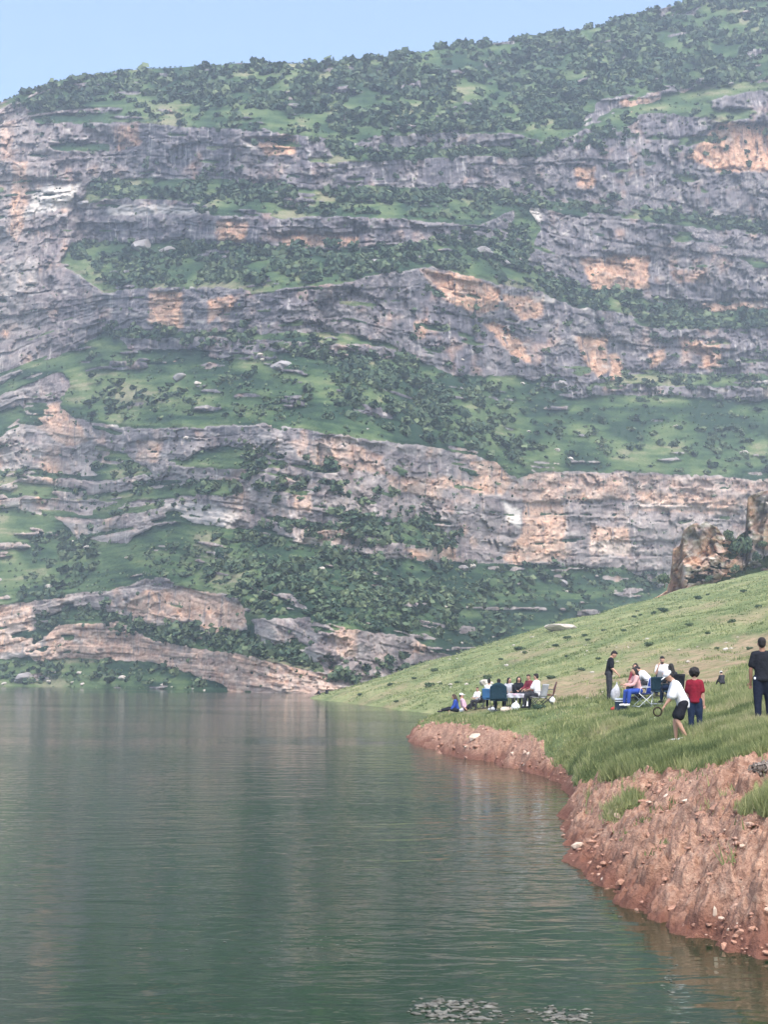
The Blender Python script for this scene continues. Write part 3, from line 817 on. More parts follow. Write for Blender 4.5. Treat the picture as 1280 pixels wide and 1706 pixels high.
me = np_mesh('mountain_scrub', np.concatenate(bv), np.concatenate(bf)); attr(me, 'leaf', np.concatenate(bc))
tag(obj('mountain_scrub', me, M_LEAF), 'far dark scrub massed over the mountain slopes', 'scrub', kind='stuff')

# ------------------------------------------------------------------ rocks
k = NT('pale_limestone')
v = k.coord(); n = k.noise(v, 2.2, 5, 0.65)
M_STONE = k.set(k.ramp(n, [(0.25, (0.30, 0.26, 0.22)), (0.55, (0.52, 0.47, 0.41)), (0.8, (0.68, 0.64, 0.58))]), 0.9, 0.15)
k.bump(n, 0.5, 0.05)
k = NT('bank_stone')
v = k.coord(); n = k.noise(v, 3.0, 5, 0.65); oi = k.n('ShaderNodeObjectInfo')
cA = k.ramp(n, [(0.25, (0.24, 0.12, 0.08)), (0.75, (0.46, 0.28, 0.20))]); cB = k.ramp(n, [(0.25, (0.42, 0.32, 0.24)), (0.75, (0.66, 0.56, 0.46))])
M_BSTONE = k.set(k.mix(k.ramp(oi.outputs['Random'], [(0.72, 0.0), (0.92, 1.0)]), cA, cB), 0.9, 0.15)
k = NT('outcrop_rock')
v = k.coord((1, 1, 1)); n = k.noise(v, 0.45, 6, 0.68); st = k.noise(k.coord((1, 1, 0.2)), 1.2, 4)
cc = k.ramp(n, [(0.28, (0.17, 0.15, 0.14)), (0.48, (0.36, 0.27, 0.21)), (0.62, (0.47, 0.31, 0.21)), (0.8, (0.56, 0.47, 0.38))])
k.bump(n, 0.6, 0.3)
M_OUT = k.set(k.mix(k.ramp(st, [(0.35, 0.55), (0.55, 0.0)]), cc, (0.15, 0.14, 0.14)), 0.95, 0.1)
def rock_mesh(name, seed, sub=2, jag=0.28, flat=1.0, mat=None, angular=True):
    bm = bmesh.new()
    bmesh.ops.create_icosphere(bm, subdivisions=sub, radius=1)
    g = random.Random(seed)
    planes = [(Vector((g.gauss(0, 1), g.gauss(0, 1), g.gauss(0, 1))).normalized(), g.uniform(0.55, 0.9)) for _ in range(9)]
    co_ = np.array([v.co[:] for v in bm.verts])
    nz = fbm(co_[:, 0] * 1.7 + seed * 3.1 + co_[:, 2], co_[:, 1] * 1.7 + co_[:, 2] * 0.8, 3, seed)
    for v, h in zip(bm.verts, nz):
        c = v.co * (1 + jag * h)
        if angular:
            for pn, pd in planes:
                e = c.dot(pn) - pd
                if e > 0: c -= pn * e * 0.9
        c.z *= flat
        v.co = c
    me = bpy.data.meshes.new(name); bm.to_mesh(me); bm.free()
    if mat: me.materials.append(mat)
    return me
BOULD = [rock_mesh('boulder', 500 + i, 2, 0.3, 0.6, M_STONE) for i in range(6)]
GBOULD = [rock_mesh('boulder', 540 + i, 3, 0.42, 0.6, simple('grey_boulder', (0.27, 0.255, 0.25), .95, .35, .9, .1)) for i in range(6)]
STONES = [rock_mesh('stone', 520 + i, 1, 0.3, 0.62, M_BSTONE) for i in range(8)]
for i, (x_, y_, wpx) in enumerate([(880, 738, 6), (928, 750, 13), (950, 765, 12), (870, 640, 10), (1125, 710, 11), (432, 592, 14), (440, 600, 14), (216, 680, 14),
        (770, 948, 22), (785, 945, 18), (733, 996, 14), (742, 1012, 8), (757, 1026, 8), (762, 1050, 8), (768, 1072, 8), (935, 972, 22), (945, 985, 10), (120, 905, 14),
        (146, 912, 16), (80, 978, 16), (478, 958, 10), (535, 948, 10), (140, 342, 24), (238, 414, 44), (280, 418, 26), (800, 425, 44), (840, 440, 26), (625, 440, 22),
        (770, 600, 8), (935, 640, 22), (1120, 1005, 10), (120, 1138, 9), (80, 1136, 10), (136, 1141, 10), (6, 1139, 10), (40, 1130, 34), (285, 1145, 6), (320, 1148, 6),
        (340, 1150, 6), (270, 1141, 7), (132, 1122, 12), (205, 1130, 16), (640, 968, 8), (600, 990, 8), (880, 720, 8), (300, 632, 28), (330, 640, 16), (1005, 745, 12),
        (470, 612, 36), (1240, 755, 18), (700, 255, 10), (310, 730, 12), (360, 930, 8), (330, 920, 7), (210, 930, 8)]):
    p, _ = mount_at(x_, y_)
    s_ = wpx * 0.5 * p.y / F
    o = obj('boulder', (BOULD if wpx <= 20 else GBOULD)[i % 6]); o.location = p + Vector((0, -0.2 * s_, 0.1 * s_)); o.scale = (s_ * 1.1, s_, s_ * 0.9); o.rotation_euler = (0, 0, i * 1.7)
    where = ('green shelf between the upper cliffs' if y_ < 560 else 'wide grassy terrace across the mountain' if y_ < 780 else 'waterline below the mountain' if y_ > 1100 else
             'stony runnel on the steep slope' if 725 < x_ < 775 and y_ > 990 else 'steep slope behind the green hill' if x_ > 740 else 'green slopes above the lakeside cliffs')
    tag(o, ('broad grey boulder on the ' if wpx > 20 else 'small white boulder on the ') + where, 'boulder', 'boulders on the ' + where)
for i, (x_, y_, wpx, nm) in enumerate([(810, 1141, 26, 'large grey boulder among shrubs on the green hillside'), (752, 1142, 9, 'small white stone on hillside above the picnic party'),
        (778, 1141, 10, 'small white flat stone on hillside above the picnic party'), (600, 0, 0, ''), (845, 1110, 9, 'white stone standing alone on the open green hillside'),
        (935, 1050, 56, 'long pale rock slab on the crest of the green hill'), (1148, 1104, 10, 'pale stone on the dry track above the seated friends'),
        (1210, 1083, 12, 'pale stone on the dry track beside a low tuft'), (1180, 1330, 0, '')]):
    if not wpx: continue
    p = hit(x_, y_); s_ = wpx * 0.5 * p.y / F
    o = obj('boulder', rock_mesh('boulder', 560 + i, 2, 0.3, 0.62, M_STONE)); o.location = p + Vector((0, 0, 0.15 * s_)); o.scale = (s_, s_, s_ * (0.5 if wpx > 30 else 1.0))
    o.rotation_euler = (0, 0, 0.4 * i)
    tag(o, nm, 'boulder')
# stones of the red bank: pieces of the ground
n_st = 0
for t in range(6000):
    x_, y_ = RNG.uniform(690, 1300), RNG.uniform(1205, 1605)
    if not inpoly(np.array([x_]), np.array([y_]), SOIL)[0]: continue
    p = hit(x_, y_)
    if p.z < 0.02 or p.y > 90 or shore_sd(np.array([p.x]), np.array([p.y]))[0] < 0.03: continue
    wpx = 6 + 20 * RNG.uniform() ** 4
    s_ = wpx * 0.5 * p.y / F
    if p.y > 40: s_ *= 0.8
    o = obj('stone', STONES[n_st % 8], None, ground); o.location = p + Vector((0, 0, 0.12 * s_)); o.scale = (s_ * RNG.uniform(0.8, 1.5), s_, s_ * RNG.uniform(0.6, 1.1))
    o.rotation_euler = (RNG.uniform(-.4, .4), RNG.uniform(-.4, .4), RNG.uniform(0, 6.28))
    n_st += 1
    if n_st >= 210: break
for i, (x_, y_, w_, h_, tz) in enumerate([(990, 1338, 26, 14, 0.3), (1195, 1346, 34, 12, 0.5), (1146, 1336, 20, 9, 0.2), (1078, 1337, 16, 12, 0), (1070, 1350, 18, 12, 0.2), (1030, 1380, 42, 14, 0.6),
        (1240, 1520, 14, 26, 0), (1222, 1520, 12, 14, 0), (1192, 1520, 9, 26, 0), (1178, 1475, 16, 12, 0.3), (1125, 1517, 34, 16, 0.2), (1035, 1472, 22, 14, 0), (1005, 1468, 8, 14, 0), (1215, 1550, 8, 8, 0),
        (1110, 1465, 14, 6, 0), (1145, 1465, 16, 5, 0), (1235, 1495, 16, 8, 0.3), (965, 1405, 18, 10, 0), (1155, 1305, 14, 8, 0), (1050, 1470, 14, 6, 0.1), (1055, 1498, 10, 10, 0), (1028, 1400, 10, 6, 0)]):
    p = hit(x_, y_); f_ = p.y / F
    o = obj('stone', STONES[(i * 3) % 8], None, ground); o.location = p; o.scale = (w_ * .55 * f_, w_ * .4 * f_, h_ * .85 * f_); o.rotation_euler = (0, -tz, 0.3)
for i in range(60):
    p = hit(RNG.uniform(700, 1290), RNG.uniform(1060, 1165))
    if p.y > 220: continue
    s_ = RNG.uniform(1.5, 4.0) * p.y / F
    o = obj('stone', BOULD[i % 6], None, ground); o.location = p; o.scale = (s_ * 1.3, s_, s_ * .8); o.rotation_euler = (0, 0, i)
gv, gf_, off = [], [], 0
tmpl = bmesh.new(); bmesh.ops.create_icosphere(tmpl, subdivisions=1, radius=1)
tv = np.array([v.co[:] for v in tmpl.verts]); tf_ = np.array([[v.index for v in f.verts] for f in tmpl.faces]); tmpl.free()
qx, qy = RNG.uniform(660, 1300, 6000), np.exp(RNG.uniform(math.log(15.5), math.log(85), 6000))
gx_ = (qx - CX) / F * qy
gzv = gz(gx_, qy); gsd = shore_sd(gx_, qy); gsm = soil_mask(gx_, qy, gzv)
for x_, y_, z_ in list(zip(gx_, qy, gzv))[:0] + [t for t, a, b in zip(zip(gx_, qy, gzv), gsd, gsm) if a > -0.05 and b > 0.5][:2600]:
    s_ = (1.6 + 3.6 * RNG.uniform() ** 3) * y_ / F
    v_ = tv * (1 + 0.35 * RNG.normal(size=(len(tv), 1))) * s_ * np.array([RNG.uniform(.8, 1.5), RNG.uniform(.8, 1.5), .7])
    gv.append(v_ + np.array([x_, y_, z_])); gf_.append(tf_ + off); off += len(tv)
me = np_mesh('gravel', np.concatenate(gv), np.concatenate(gf_))
k = NT('gravel'); n = k.noise(k.coord(), 5.0, 3)
grv = obj('gravel', me, k.set(k.ramp(n, [(0.3, (0.17, 0.085, 0.06)), (0.55, (0.38, 0.225, 0.165)), (0.75, (0.52, 0.37, 0.29))]), 0.95, 0.1), ground); grv['kind'] = 'stuff'
# the outcrop behind the hill crest
OTOP = [(1040, 1016), (1085, 1002), (1112, 985), (1119, 950), (1122, 915), (1134, 908), (1139, 884), (1158, 872), (1175, 869), (1195, 877), (1206, 892), (1228, 897), (1243, 884),
        (1246, 832), (1256, 822), (1275, 818), (1300, 810), (1360, 800), (1440, 780)]
OBOT = [(1040, 1040), (1280, 985), (1440, 945)]
oc = np.arange(1040, 1440, 1.5); OR = 130
ot = lin(OTOP, oc) + 2.0 * fbm(oc / 9, oc * 0, 3, 701); ob = lin(OBOT, oc)
OPX = np.repeat(oc[:, None], OR, 1); OPY = ob[:, None] + (ot - ob)[:, None] * np.linspace(0, 1, OR)[None, :]
OX, OT = px_dir(OPX, OPY)
ogr = np.zeros(OPX.shape)
for p_ in ([(1040, 1040), (1100, 1010), (1150, 985), (1200, 965), (1290, 925), (1440, 880), (1440, 945), (1280, 985)], [(1200, 905), (1250, 885), (1250, 920), (1215, 935)], [(1150, 955), (1200, 940), (1215, 948), (1150, 972)]):
    ogr[inpoly(OPX + 10 * fbm(OPX / 14, OPY / 9, 3, 703), OPY + 8 * fbm(OPX / 12, OPY / 8, 3, 704), p_)] = 1
ogr = np.where((ogr > .5) & (fbm(OPX / 18, OPY / 5, 3, 705) > 0.12), 0.0, ogr)
olean = (OPY - ob[:, None]) * -0.05 * (1 - 0.4 * ogr)
q1, q2, qid = worley(OPX / 24 + .4 * fbm(OPX / 15, OPY / 15, 3, 706), OPY / 46 + .3 * fbm(OPX / 15, OPY / 15, 3, 707), 708)
q3, q4, qjd = worley(OPX / 9, (OPY + 0.3 * OPX) / 9, 709)
orel = (qid - .4) * 4.5 * np.clip((q2 - q1) / .08, 0, 1) - 1.5 * (1 - np.clip((q2 - q1) / .08, 0, 1)) + (qjd - .4) * 1.0 * np.clip((q4 - q3) / .12, 0, 1) + 1.6 * fbm(OPX / 30, OPY / 30, 4, 711) + .35 * fbm(OPX / 4, OPY / 4, 3, 713)
for dep, p_ in ((5.0, [(1118, 900), (1134, 900), (1138, 1000), (1118, 1000)]), (3.0, [(1182, 905), (1190, 900), (1190, 930), (1182, 930)]), (6.0, [(1205, 880), (1247, 870), (1247, 930), (1212, 930)]), (-3.0, [(1140, 940), (1250, 905), (1280, 930), (1140, 985)])):
    orel = orel - blur(inpoly(OPX + 4 * fbm(OPX / 9, OPY / 9, 2, 715), OPY, p_) * dep, 1.2, 1.2)
OY = 252 + 0.055 * (OPX - 1040) + olean * -1.0 - 0.55 * orel * (1 - .7 * ogr)
ov = np.stack([OX * OY, OY, CAMH + OT * OY], -1)
bk = []
for dy, dz in ((3, .3), (9, -1.0), (22, -9), (40, -26)):
    b_ = ov[:, -1, :].copy(); b_[:, 0] *= (b_[:, 1] + dy) / b_[:, 1]; b_[:, 1] += dy; b_[:, 2] = np.maximum(b_[:, 2] + dz, 2.0); bk.append(b_[:, None, :])
ov = np.concatenate([ov] + bk, 1); ORB = OR + 4
oi_ = np.arange(len(oc) * ORB).reshape(len(oc), ORB)
me = np_mesh('rock_outcrop', ov.reshape(-1, 3), np.stack([oi_[:-1, :-1], oi_[1:, :-1], oi_[1:, 1:], oi_[:-1, 1:]], -1).reshape(-1, 4), True)
def oext(a_): return np.concatenate([a_, np.repeat(a_[:, -1:], 4, 1)], 1)
attr(me, 'rock', oext(blur(1 - ogr, .8, .8))); attr(me, 'orange', oext(blur(np.clip(.72 + 1.3 * fbm(OPX / 26, OPY / 30, 3, 717) - .5 * smooth(1235, 1250, OPX), 0, 1), 1, 1)))
attr(me, 'pale', oext(blur(np.clip(fbm(OPX / 14, OPY / 7, 3, 719) * 2.2 - .2, 0, .85), .8, .8))); attr(me, 'lush', np.full(oi_.size, .6)); attr(me, 'wall', np.full(oi_.size, .1))
tag(obj('rock_outcrop', me, M_MOUNT), 'orange and grey broken rock outcrop rising behind the green hill crest', 'rock outcrop')
# shrubs by the outcrop and over the green hill
HSH = [(1108, 962, 30, 250), (1232, 905, 46, 258), (1214, 888, 22, 257), (1262, 925, 20, 250), (1182, 962, 16, 248), (1225, 945, 18, 249), (1272, 905, 18, 254), (1150, 985, 12, 246)]
for i, (x_, y_, wpx, d_) in enumerate(HSH):
    a, t = px_dir(x_, y_); s_ = wpx * 0.5 * d_ / F
    p = Vector((a * d_, d_, CAMH + t * d_ - s_))
    root = empty('shrub', p, i * 1.3); tag(root, 'leafy green shrub growing among the rocks of the outcrop', 'shrub', 'shrubs among the outcrop rocks')
    c_ = obj('crown', NEAR_CROWNS[i % 6], None, root); c_.scale = (s_, s_, s_ * 1.5)
    t_ = obj('trunk', TRUNKS[i % 4], None, root); t_.scale = (s_, s_, s_ * 1.5)
HILL = [(927, 1075, 14), (945, 1062, 15), (975, 1058, 12), (980, 1066, 10), (865, 1080, 18), (876, 1087, 12), (835, 1098, 10), (724, 1116, 16), (716, 1141, 20), (812, 1128, 18),
        (918, 1128, 18), (970, 1115, 14), (998, 1097, 12), (945, 1093, 10), (1082, 1073, 18), (1090, 1021, 14), (1106, 1016, 22), (1165, 996, 16), (1062, 1018, 9), (1058, 1027, 10), (1068, 1024, 8),
        (1006, 1050, 9), (1040, 1050, 12), (735, 1139, 8), (762, 1137, 12), (900, 1178, 26), (1195, 1080, 10), (1250, 1080, 12), (1150, 1040, 14), (1220, 1035, 16), (1180, 1055, 12), (1265, 1010, 16),
        (1240, 985, 14), (1135, 1012, 8), (1180, 990, 8), (650, 1140, 12), (600, 1157, 12), (660, 1168, 10), (690, 1130, 10), (1275, 1282, 60)]
for i, (x_, y_, wpx) in enumerate(HILL):
    p = hit(x_, y_ + wpx * 0.2); s_ = wpx * 0.5 * p.y / F
    root = empty('shrub', p - Vector((0, 0, 0.12 * s_)), i * 0.9)
    if (x_, y_) == (900, 1178): tag(root, 'grey green bush in front of the folding frame chair', 'shrub')
    elif (x_, y_) == (1275, 1282): tag(root, 'dry greyish bush on top of the red soil bank', 'shrub')
    else: tag(root, 'small low dark shrub dotting the smooth green hillside', 'shrub', 'small shrubs on the green hill')
    cm_ = NEAR_CROWNS[i % 6]
    if (x_, y_) == (1275, 1282):
        cm_ = cm_.copy(); cm_.materials.clear(); cm_.materials.append(simple('dry_twigs', (0.23, 0.20, 0.17), .95, .4, 20))
    c_ = obj('foliage', cm_, None, root); c_.scale = (s_ * 1.1, s_, s_ * 0.9)
    t_ = obj('stem', TRUNKS[i % 4], None, root); t_.scale = (s_ * 0.7, s_ * 0.7, s_ * 0.6)

# ------------------------------------------------------------------ grass of the near meadow
k = NT('meadow_grass_blades')
gc = k.ramp(k.attr('leaf'), [(0.05, (0.13, 0.175, 0.075)), (0.40, (0.26, 0.30, 0.125)), (0.75, (0.38, 0.40, 0.19)), (1.0, (0.50, 0.45, 0.27))])
M_GRASS = k.set(gc, 0.8, 0.15)
tl = k.n('ShaderNodeBsdfTranslucent'); mx_ = k.n('ShaderNodeMixShader'); mx_.inputs[0].default_value = 0.5
k.link(gc, tl.inputs[0]); k.link(k.p.outputs[0], mx_.inputs[1]); k.link(tl.outputs[0], mx_.inputs[2]); k.link(mx_.outputs[0], k.o.inputs['Surface'])
def grass(n_tuft, blades, px0, px1, d0, d1, hmul, seed):
    g = np.random.default_rng(seed)
    px = g.uniform(px0, px1, n_tuft); d = np.exp(g.uniform(math.log(d0), math.log(d1), n_tuft))
    x = (px - CX) / F * d; y = d
    z = gz(x, y); s_ = shore_sd(x, y)
    sm = soil_mask(x, y, z); dm = dirt_mask(x, y, z)
    ok = (s_ > 0.15) & (sm < 0.5) & (g.uniform(0, 1, n_tuft) > dm * 1.0) & (z > 0.15)
    ok |= (s_ > 0.3) & (sm > 0.5) & (g.uniform(0, 1, n_tuft) < 0.012) & (z > 0.5)
    x, y, z, d = x[ok], y[ok], z[ok], d[ok]
    n_ = len(x)
    clump = np.clip(0.70 + 1.3 * fbm(x / 1.1, y / 1.6, 4, 251), 0.18, 1.7)
    tone = 0.44 + 0.55 * fbm(x / 1.7, y / 3.0, 3, 253) + 0.45 * fbm(x / 0.5, y / 0.8, 2, 254)
    V, C = [], []
    for b in range(blades):
        a = g.uniform(0, 6.283, n_); h = hmul * clump * g.uniform(0.10, 0.26, n_)
        lean = g.uniform(0.15, 0.75, n_) * h; wd = (0.004 + 0.00036 * d) * g.uniform(0.7, 1.4, n_)
        ox, oy = g.normal(0, 0.045 + 0.0012 * d, n_), g.normal(0, 0.045 + 0.0012 * d, n_)
        bx, by = x + ox, y + oy
        ca, sa = np.cos(a), np.sin(a); pa = g.uniform(0, 6.283, n_); cw, sw = np.cos(pa), np.sin(pa)
        p0 = np.stack([bx - cw * wd, by - sw * wd, z - 0.02], -1); p1 = np.stack([bx + cw * wd, by + sw * wd, z - 0.02], -1)
        p4 = np.stack([bx + ca * lean, by + sa * lean, z + h], -1)
        V.append(np.stack([p0, p1, p4], 1).reshape(-1, 3))
        C.append(np.repeat(np.clip(tone + g.normal(0, 0.14, n_), 0, 1), 3))
    V = np.concatenate(V); C = np.concatenate(C)
    i0 = np.arange(0, len(V), 3)
    Fq = np.stack([i0, i0 + 1, i0 + 2], -1)
    return V, Fq, C
parts = [grass(52000, 7, 880, 1330, 19, 48, 1.0, 261), grass(30000, 4, 690, 1330, 45, 110, 0.75, 262), grass(24000, 3, 480, 1330, 108, 235, 0.7, 263)]
off = 0; V, Fc, C = [], [], []
for v, f, c in parts:
    V.append(v); Fc.append(f + off); C.append(c); off += len(v)
me = np_mesh('meadow_grass', np.concatenate(V), np.concatenate(Fc)); attr(me, 'leaf', np.concatenate(C))
tag(obj('meadow_grass', me, M_GRASS), 'lush green grass growing over the lakeside meadow', 'grass', kind='stuff')

# ================================================================== PEOPLE AND THEIR THINGS
tmpl = bmesh.new(); bmesh.ops.create_icosphere(tmpl, subdivisions=2, radius=1)
IV = np.array([v.co[:] for v in tmpl.verts]); IF = np.array([[v.index for v in f.verts] for f in tmpl.faces]); tmpl.free()
def V3(*a): return np.array(a, float)
def unit(v): v = np.asarray(v, float); return v / np.linalg.norm(v)
def blob(name, chains=(), ells=(), voxel=0.02, sm=3, ratio=1.0, extra=None):
    """union of round limbs and ellipsoids grown into one continuous surface"""
    vs_, fs_, off = [], [], 0
    def put(c, R):
        nonlocal off
        vs_.append(IV @ R.T + c); fs_.append(IF + off); off += len(IV)
    for ch in chains:
        for (p, r), (q, s) in zip(ch[:-1], ch[1:]):
            p, q = V3(*p), V3(*q); n = max(2, int(np.linalg.norm(q - p) / (0.30 * min(r, s))) + 1)
            for i in range(n + 1):
                t = i / n; put(p + (q - p) * t, np.eye(3) * (r + (s - r) * t))
    for c, rad3, R in ells:
        put(V3(*c), (np.eye(3) if R is None else R) @ np.diag(rad3))
    tm = np_mesh('tmp', np.concatenate(vs_), np.concatenate(fs_))
    to = bpy.data.objects.new('tmp', tm); COL.objects.link(to)
    md = to.modifiers.new('r', 'REMESH'); md.mode = 'VOXEL'; md.voxel_size = voxel; md.use_smooth_shade = True
    md = to.modifiers.new('s', 'SMOOTH'); md.factor = 0.5; md.iterations = sm
    if ratio < 1:
        md = to.modifiers.new('d', 'DECIMATE'); md.ratio = ratio
    dg = bpy.context.evaluated_depsgraph_get()
    me = bpy.data.meshes.new_from_object(to.evaluated_get(dg))
    bpy.data.objects.remove(to); bpy.data.meshes.remove(tm)
    me.name = name
    if extra:
        bm = bmesh.new(); bm.from_mesh(me)
        for pts, rs in extra: tube(bm, pts, rs, 6)
        for f in bm.faces: f.smooth = True
        bm.to_mesh(me); bm.free()
    me.materials.clear()
    return me
def tube(bm, pts, rs, n=8, cap=True):
    pts = [Vector(p) for p in pts]
    if isinstance(rs, (int, float)): rs = [rs] * len(pts)
    rings = []
    u = None
    for i, p in enumerate(pts):
        d = (pts[min(i + 1, len(pts) - 1)] - pts[max(i - 1, 0)]).normalized()
        u = d.orthogonal().normalized() if u is None else (u - d * u.dot(d)).normalized()
        w_ = d.cross(u)
        rings.append([bm.verts.new(p + (u * math.cos(t) + w_ * math.sin(t)) * rs[i]) for t in [j * 2 * math.pi / n for j in range(n)]])
    for a, b in zip(rings[:-1], rings[1:]):
        for j in range(n): bm.faces.new((a[j], a[(j + 1) % n], b[(j + 1) % n], b[j]))
    if cap:
        bm.faces.new(rings[0][::-1]); bm.faces.new(rings[-1])
def tube_mesh(name, paths, r, mat, n=8):
    bm = bmesh.new()
    for p in paths: tube(bm, p, r, n)
    for f in bm.faces: f.smooth = True
    me = bpy.data.meshes.new(name); bm.to_mesh(me); bm.free(); me.materials.append(mat)
    return me
SKIN = simple('skin', (0.47, 0.28, 0.20), 0.6, 0.08, 6, 0.3)
SKIN2 = simple('skin_tanned', (0.30, 0.165, 0.11), 0.6, 0.08, 6, 0.3)
HAIR = simple('hair_black', (0.016, 0.014, 0.014), 0.7, 0.4, 40, 0.3)
HAIRB = simple('hair_brown', (0.055, 0.035, 0.025), 0.7, 0.4, 40, 0.3)
EYE = simple('eye_dark', (0.02, 0.015, 0.012), 0.3)
LIP = simple('lip', (0.32, 0.13, 0.11), 0.6)
def cloth(name, c, var=0.14): return simple('cloth_' + name, c, 0.92, var, 11, 0.1, 0.9)
BLACK = cloth('black', (0.016, 0.018, 0.024), 0.3); NAVY = cloth('navy', (0.013, 0.018, 0.034), 0.3); WHITE = cloth('white', (0.74, 0.75, 0.76), 0.06)
RED = cloth('red', (0.185, 0.014, 0.028), 0.3); DENIM = cloth('denim', (0.018, 0.030, 0.062), 0.3); BLUE = cloth('blue', (0.035, 0.075, 0.32), 0.2)
PINK = cloth('pink', (0.58, 0.34, 0.33)); CHAR = cloth('charcoal', (0.04, 0.042, 0.05), 0.3); TEAL = cloth('teal', (0.022, 0.052, 0.075), 0.2)
CREAM = cloth('cream', (0.66, 0.55, 0.45), 0.1); GREY = cloth('grey', (0.42, 0.43, 0.46), 0.15); SKYB = cloth('skyblue', (0.06, 0.17, 0.36), 0.15)
ROSE = cloth('rose', (0.66, 0.42, 0.50)); BEIGE = cloth('beige', (0.55, 0.50, 0.42)); WINE = cloth('wine', (0.16, 0.03, 0.045), 0.2)
METAL_W = simple('white_metal', (0.66, 0.69, 0.72), 0.35, 0.08, 6, 0.5); METAL_D = simple('dark_metal', (0.05, 0.05, 0.055), 0.4, 0.2, 6, 0.5)
SHOE_W = simple('shoe_white', (0.72, 0.72, 0.72), 0.6, 0.08); SHOE_D = simple('shoe_dark', (0.025, 0.025, 0.03), 0.6, 0.2)
PLAST = simple('white_plastic', (0.76, 0.78, 0.80), 0.4, 0.08, 5, 0.4)

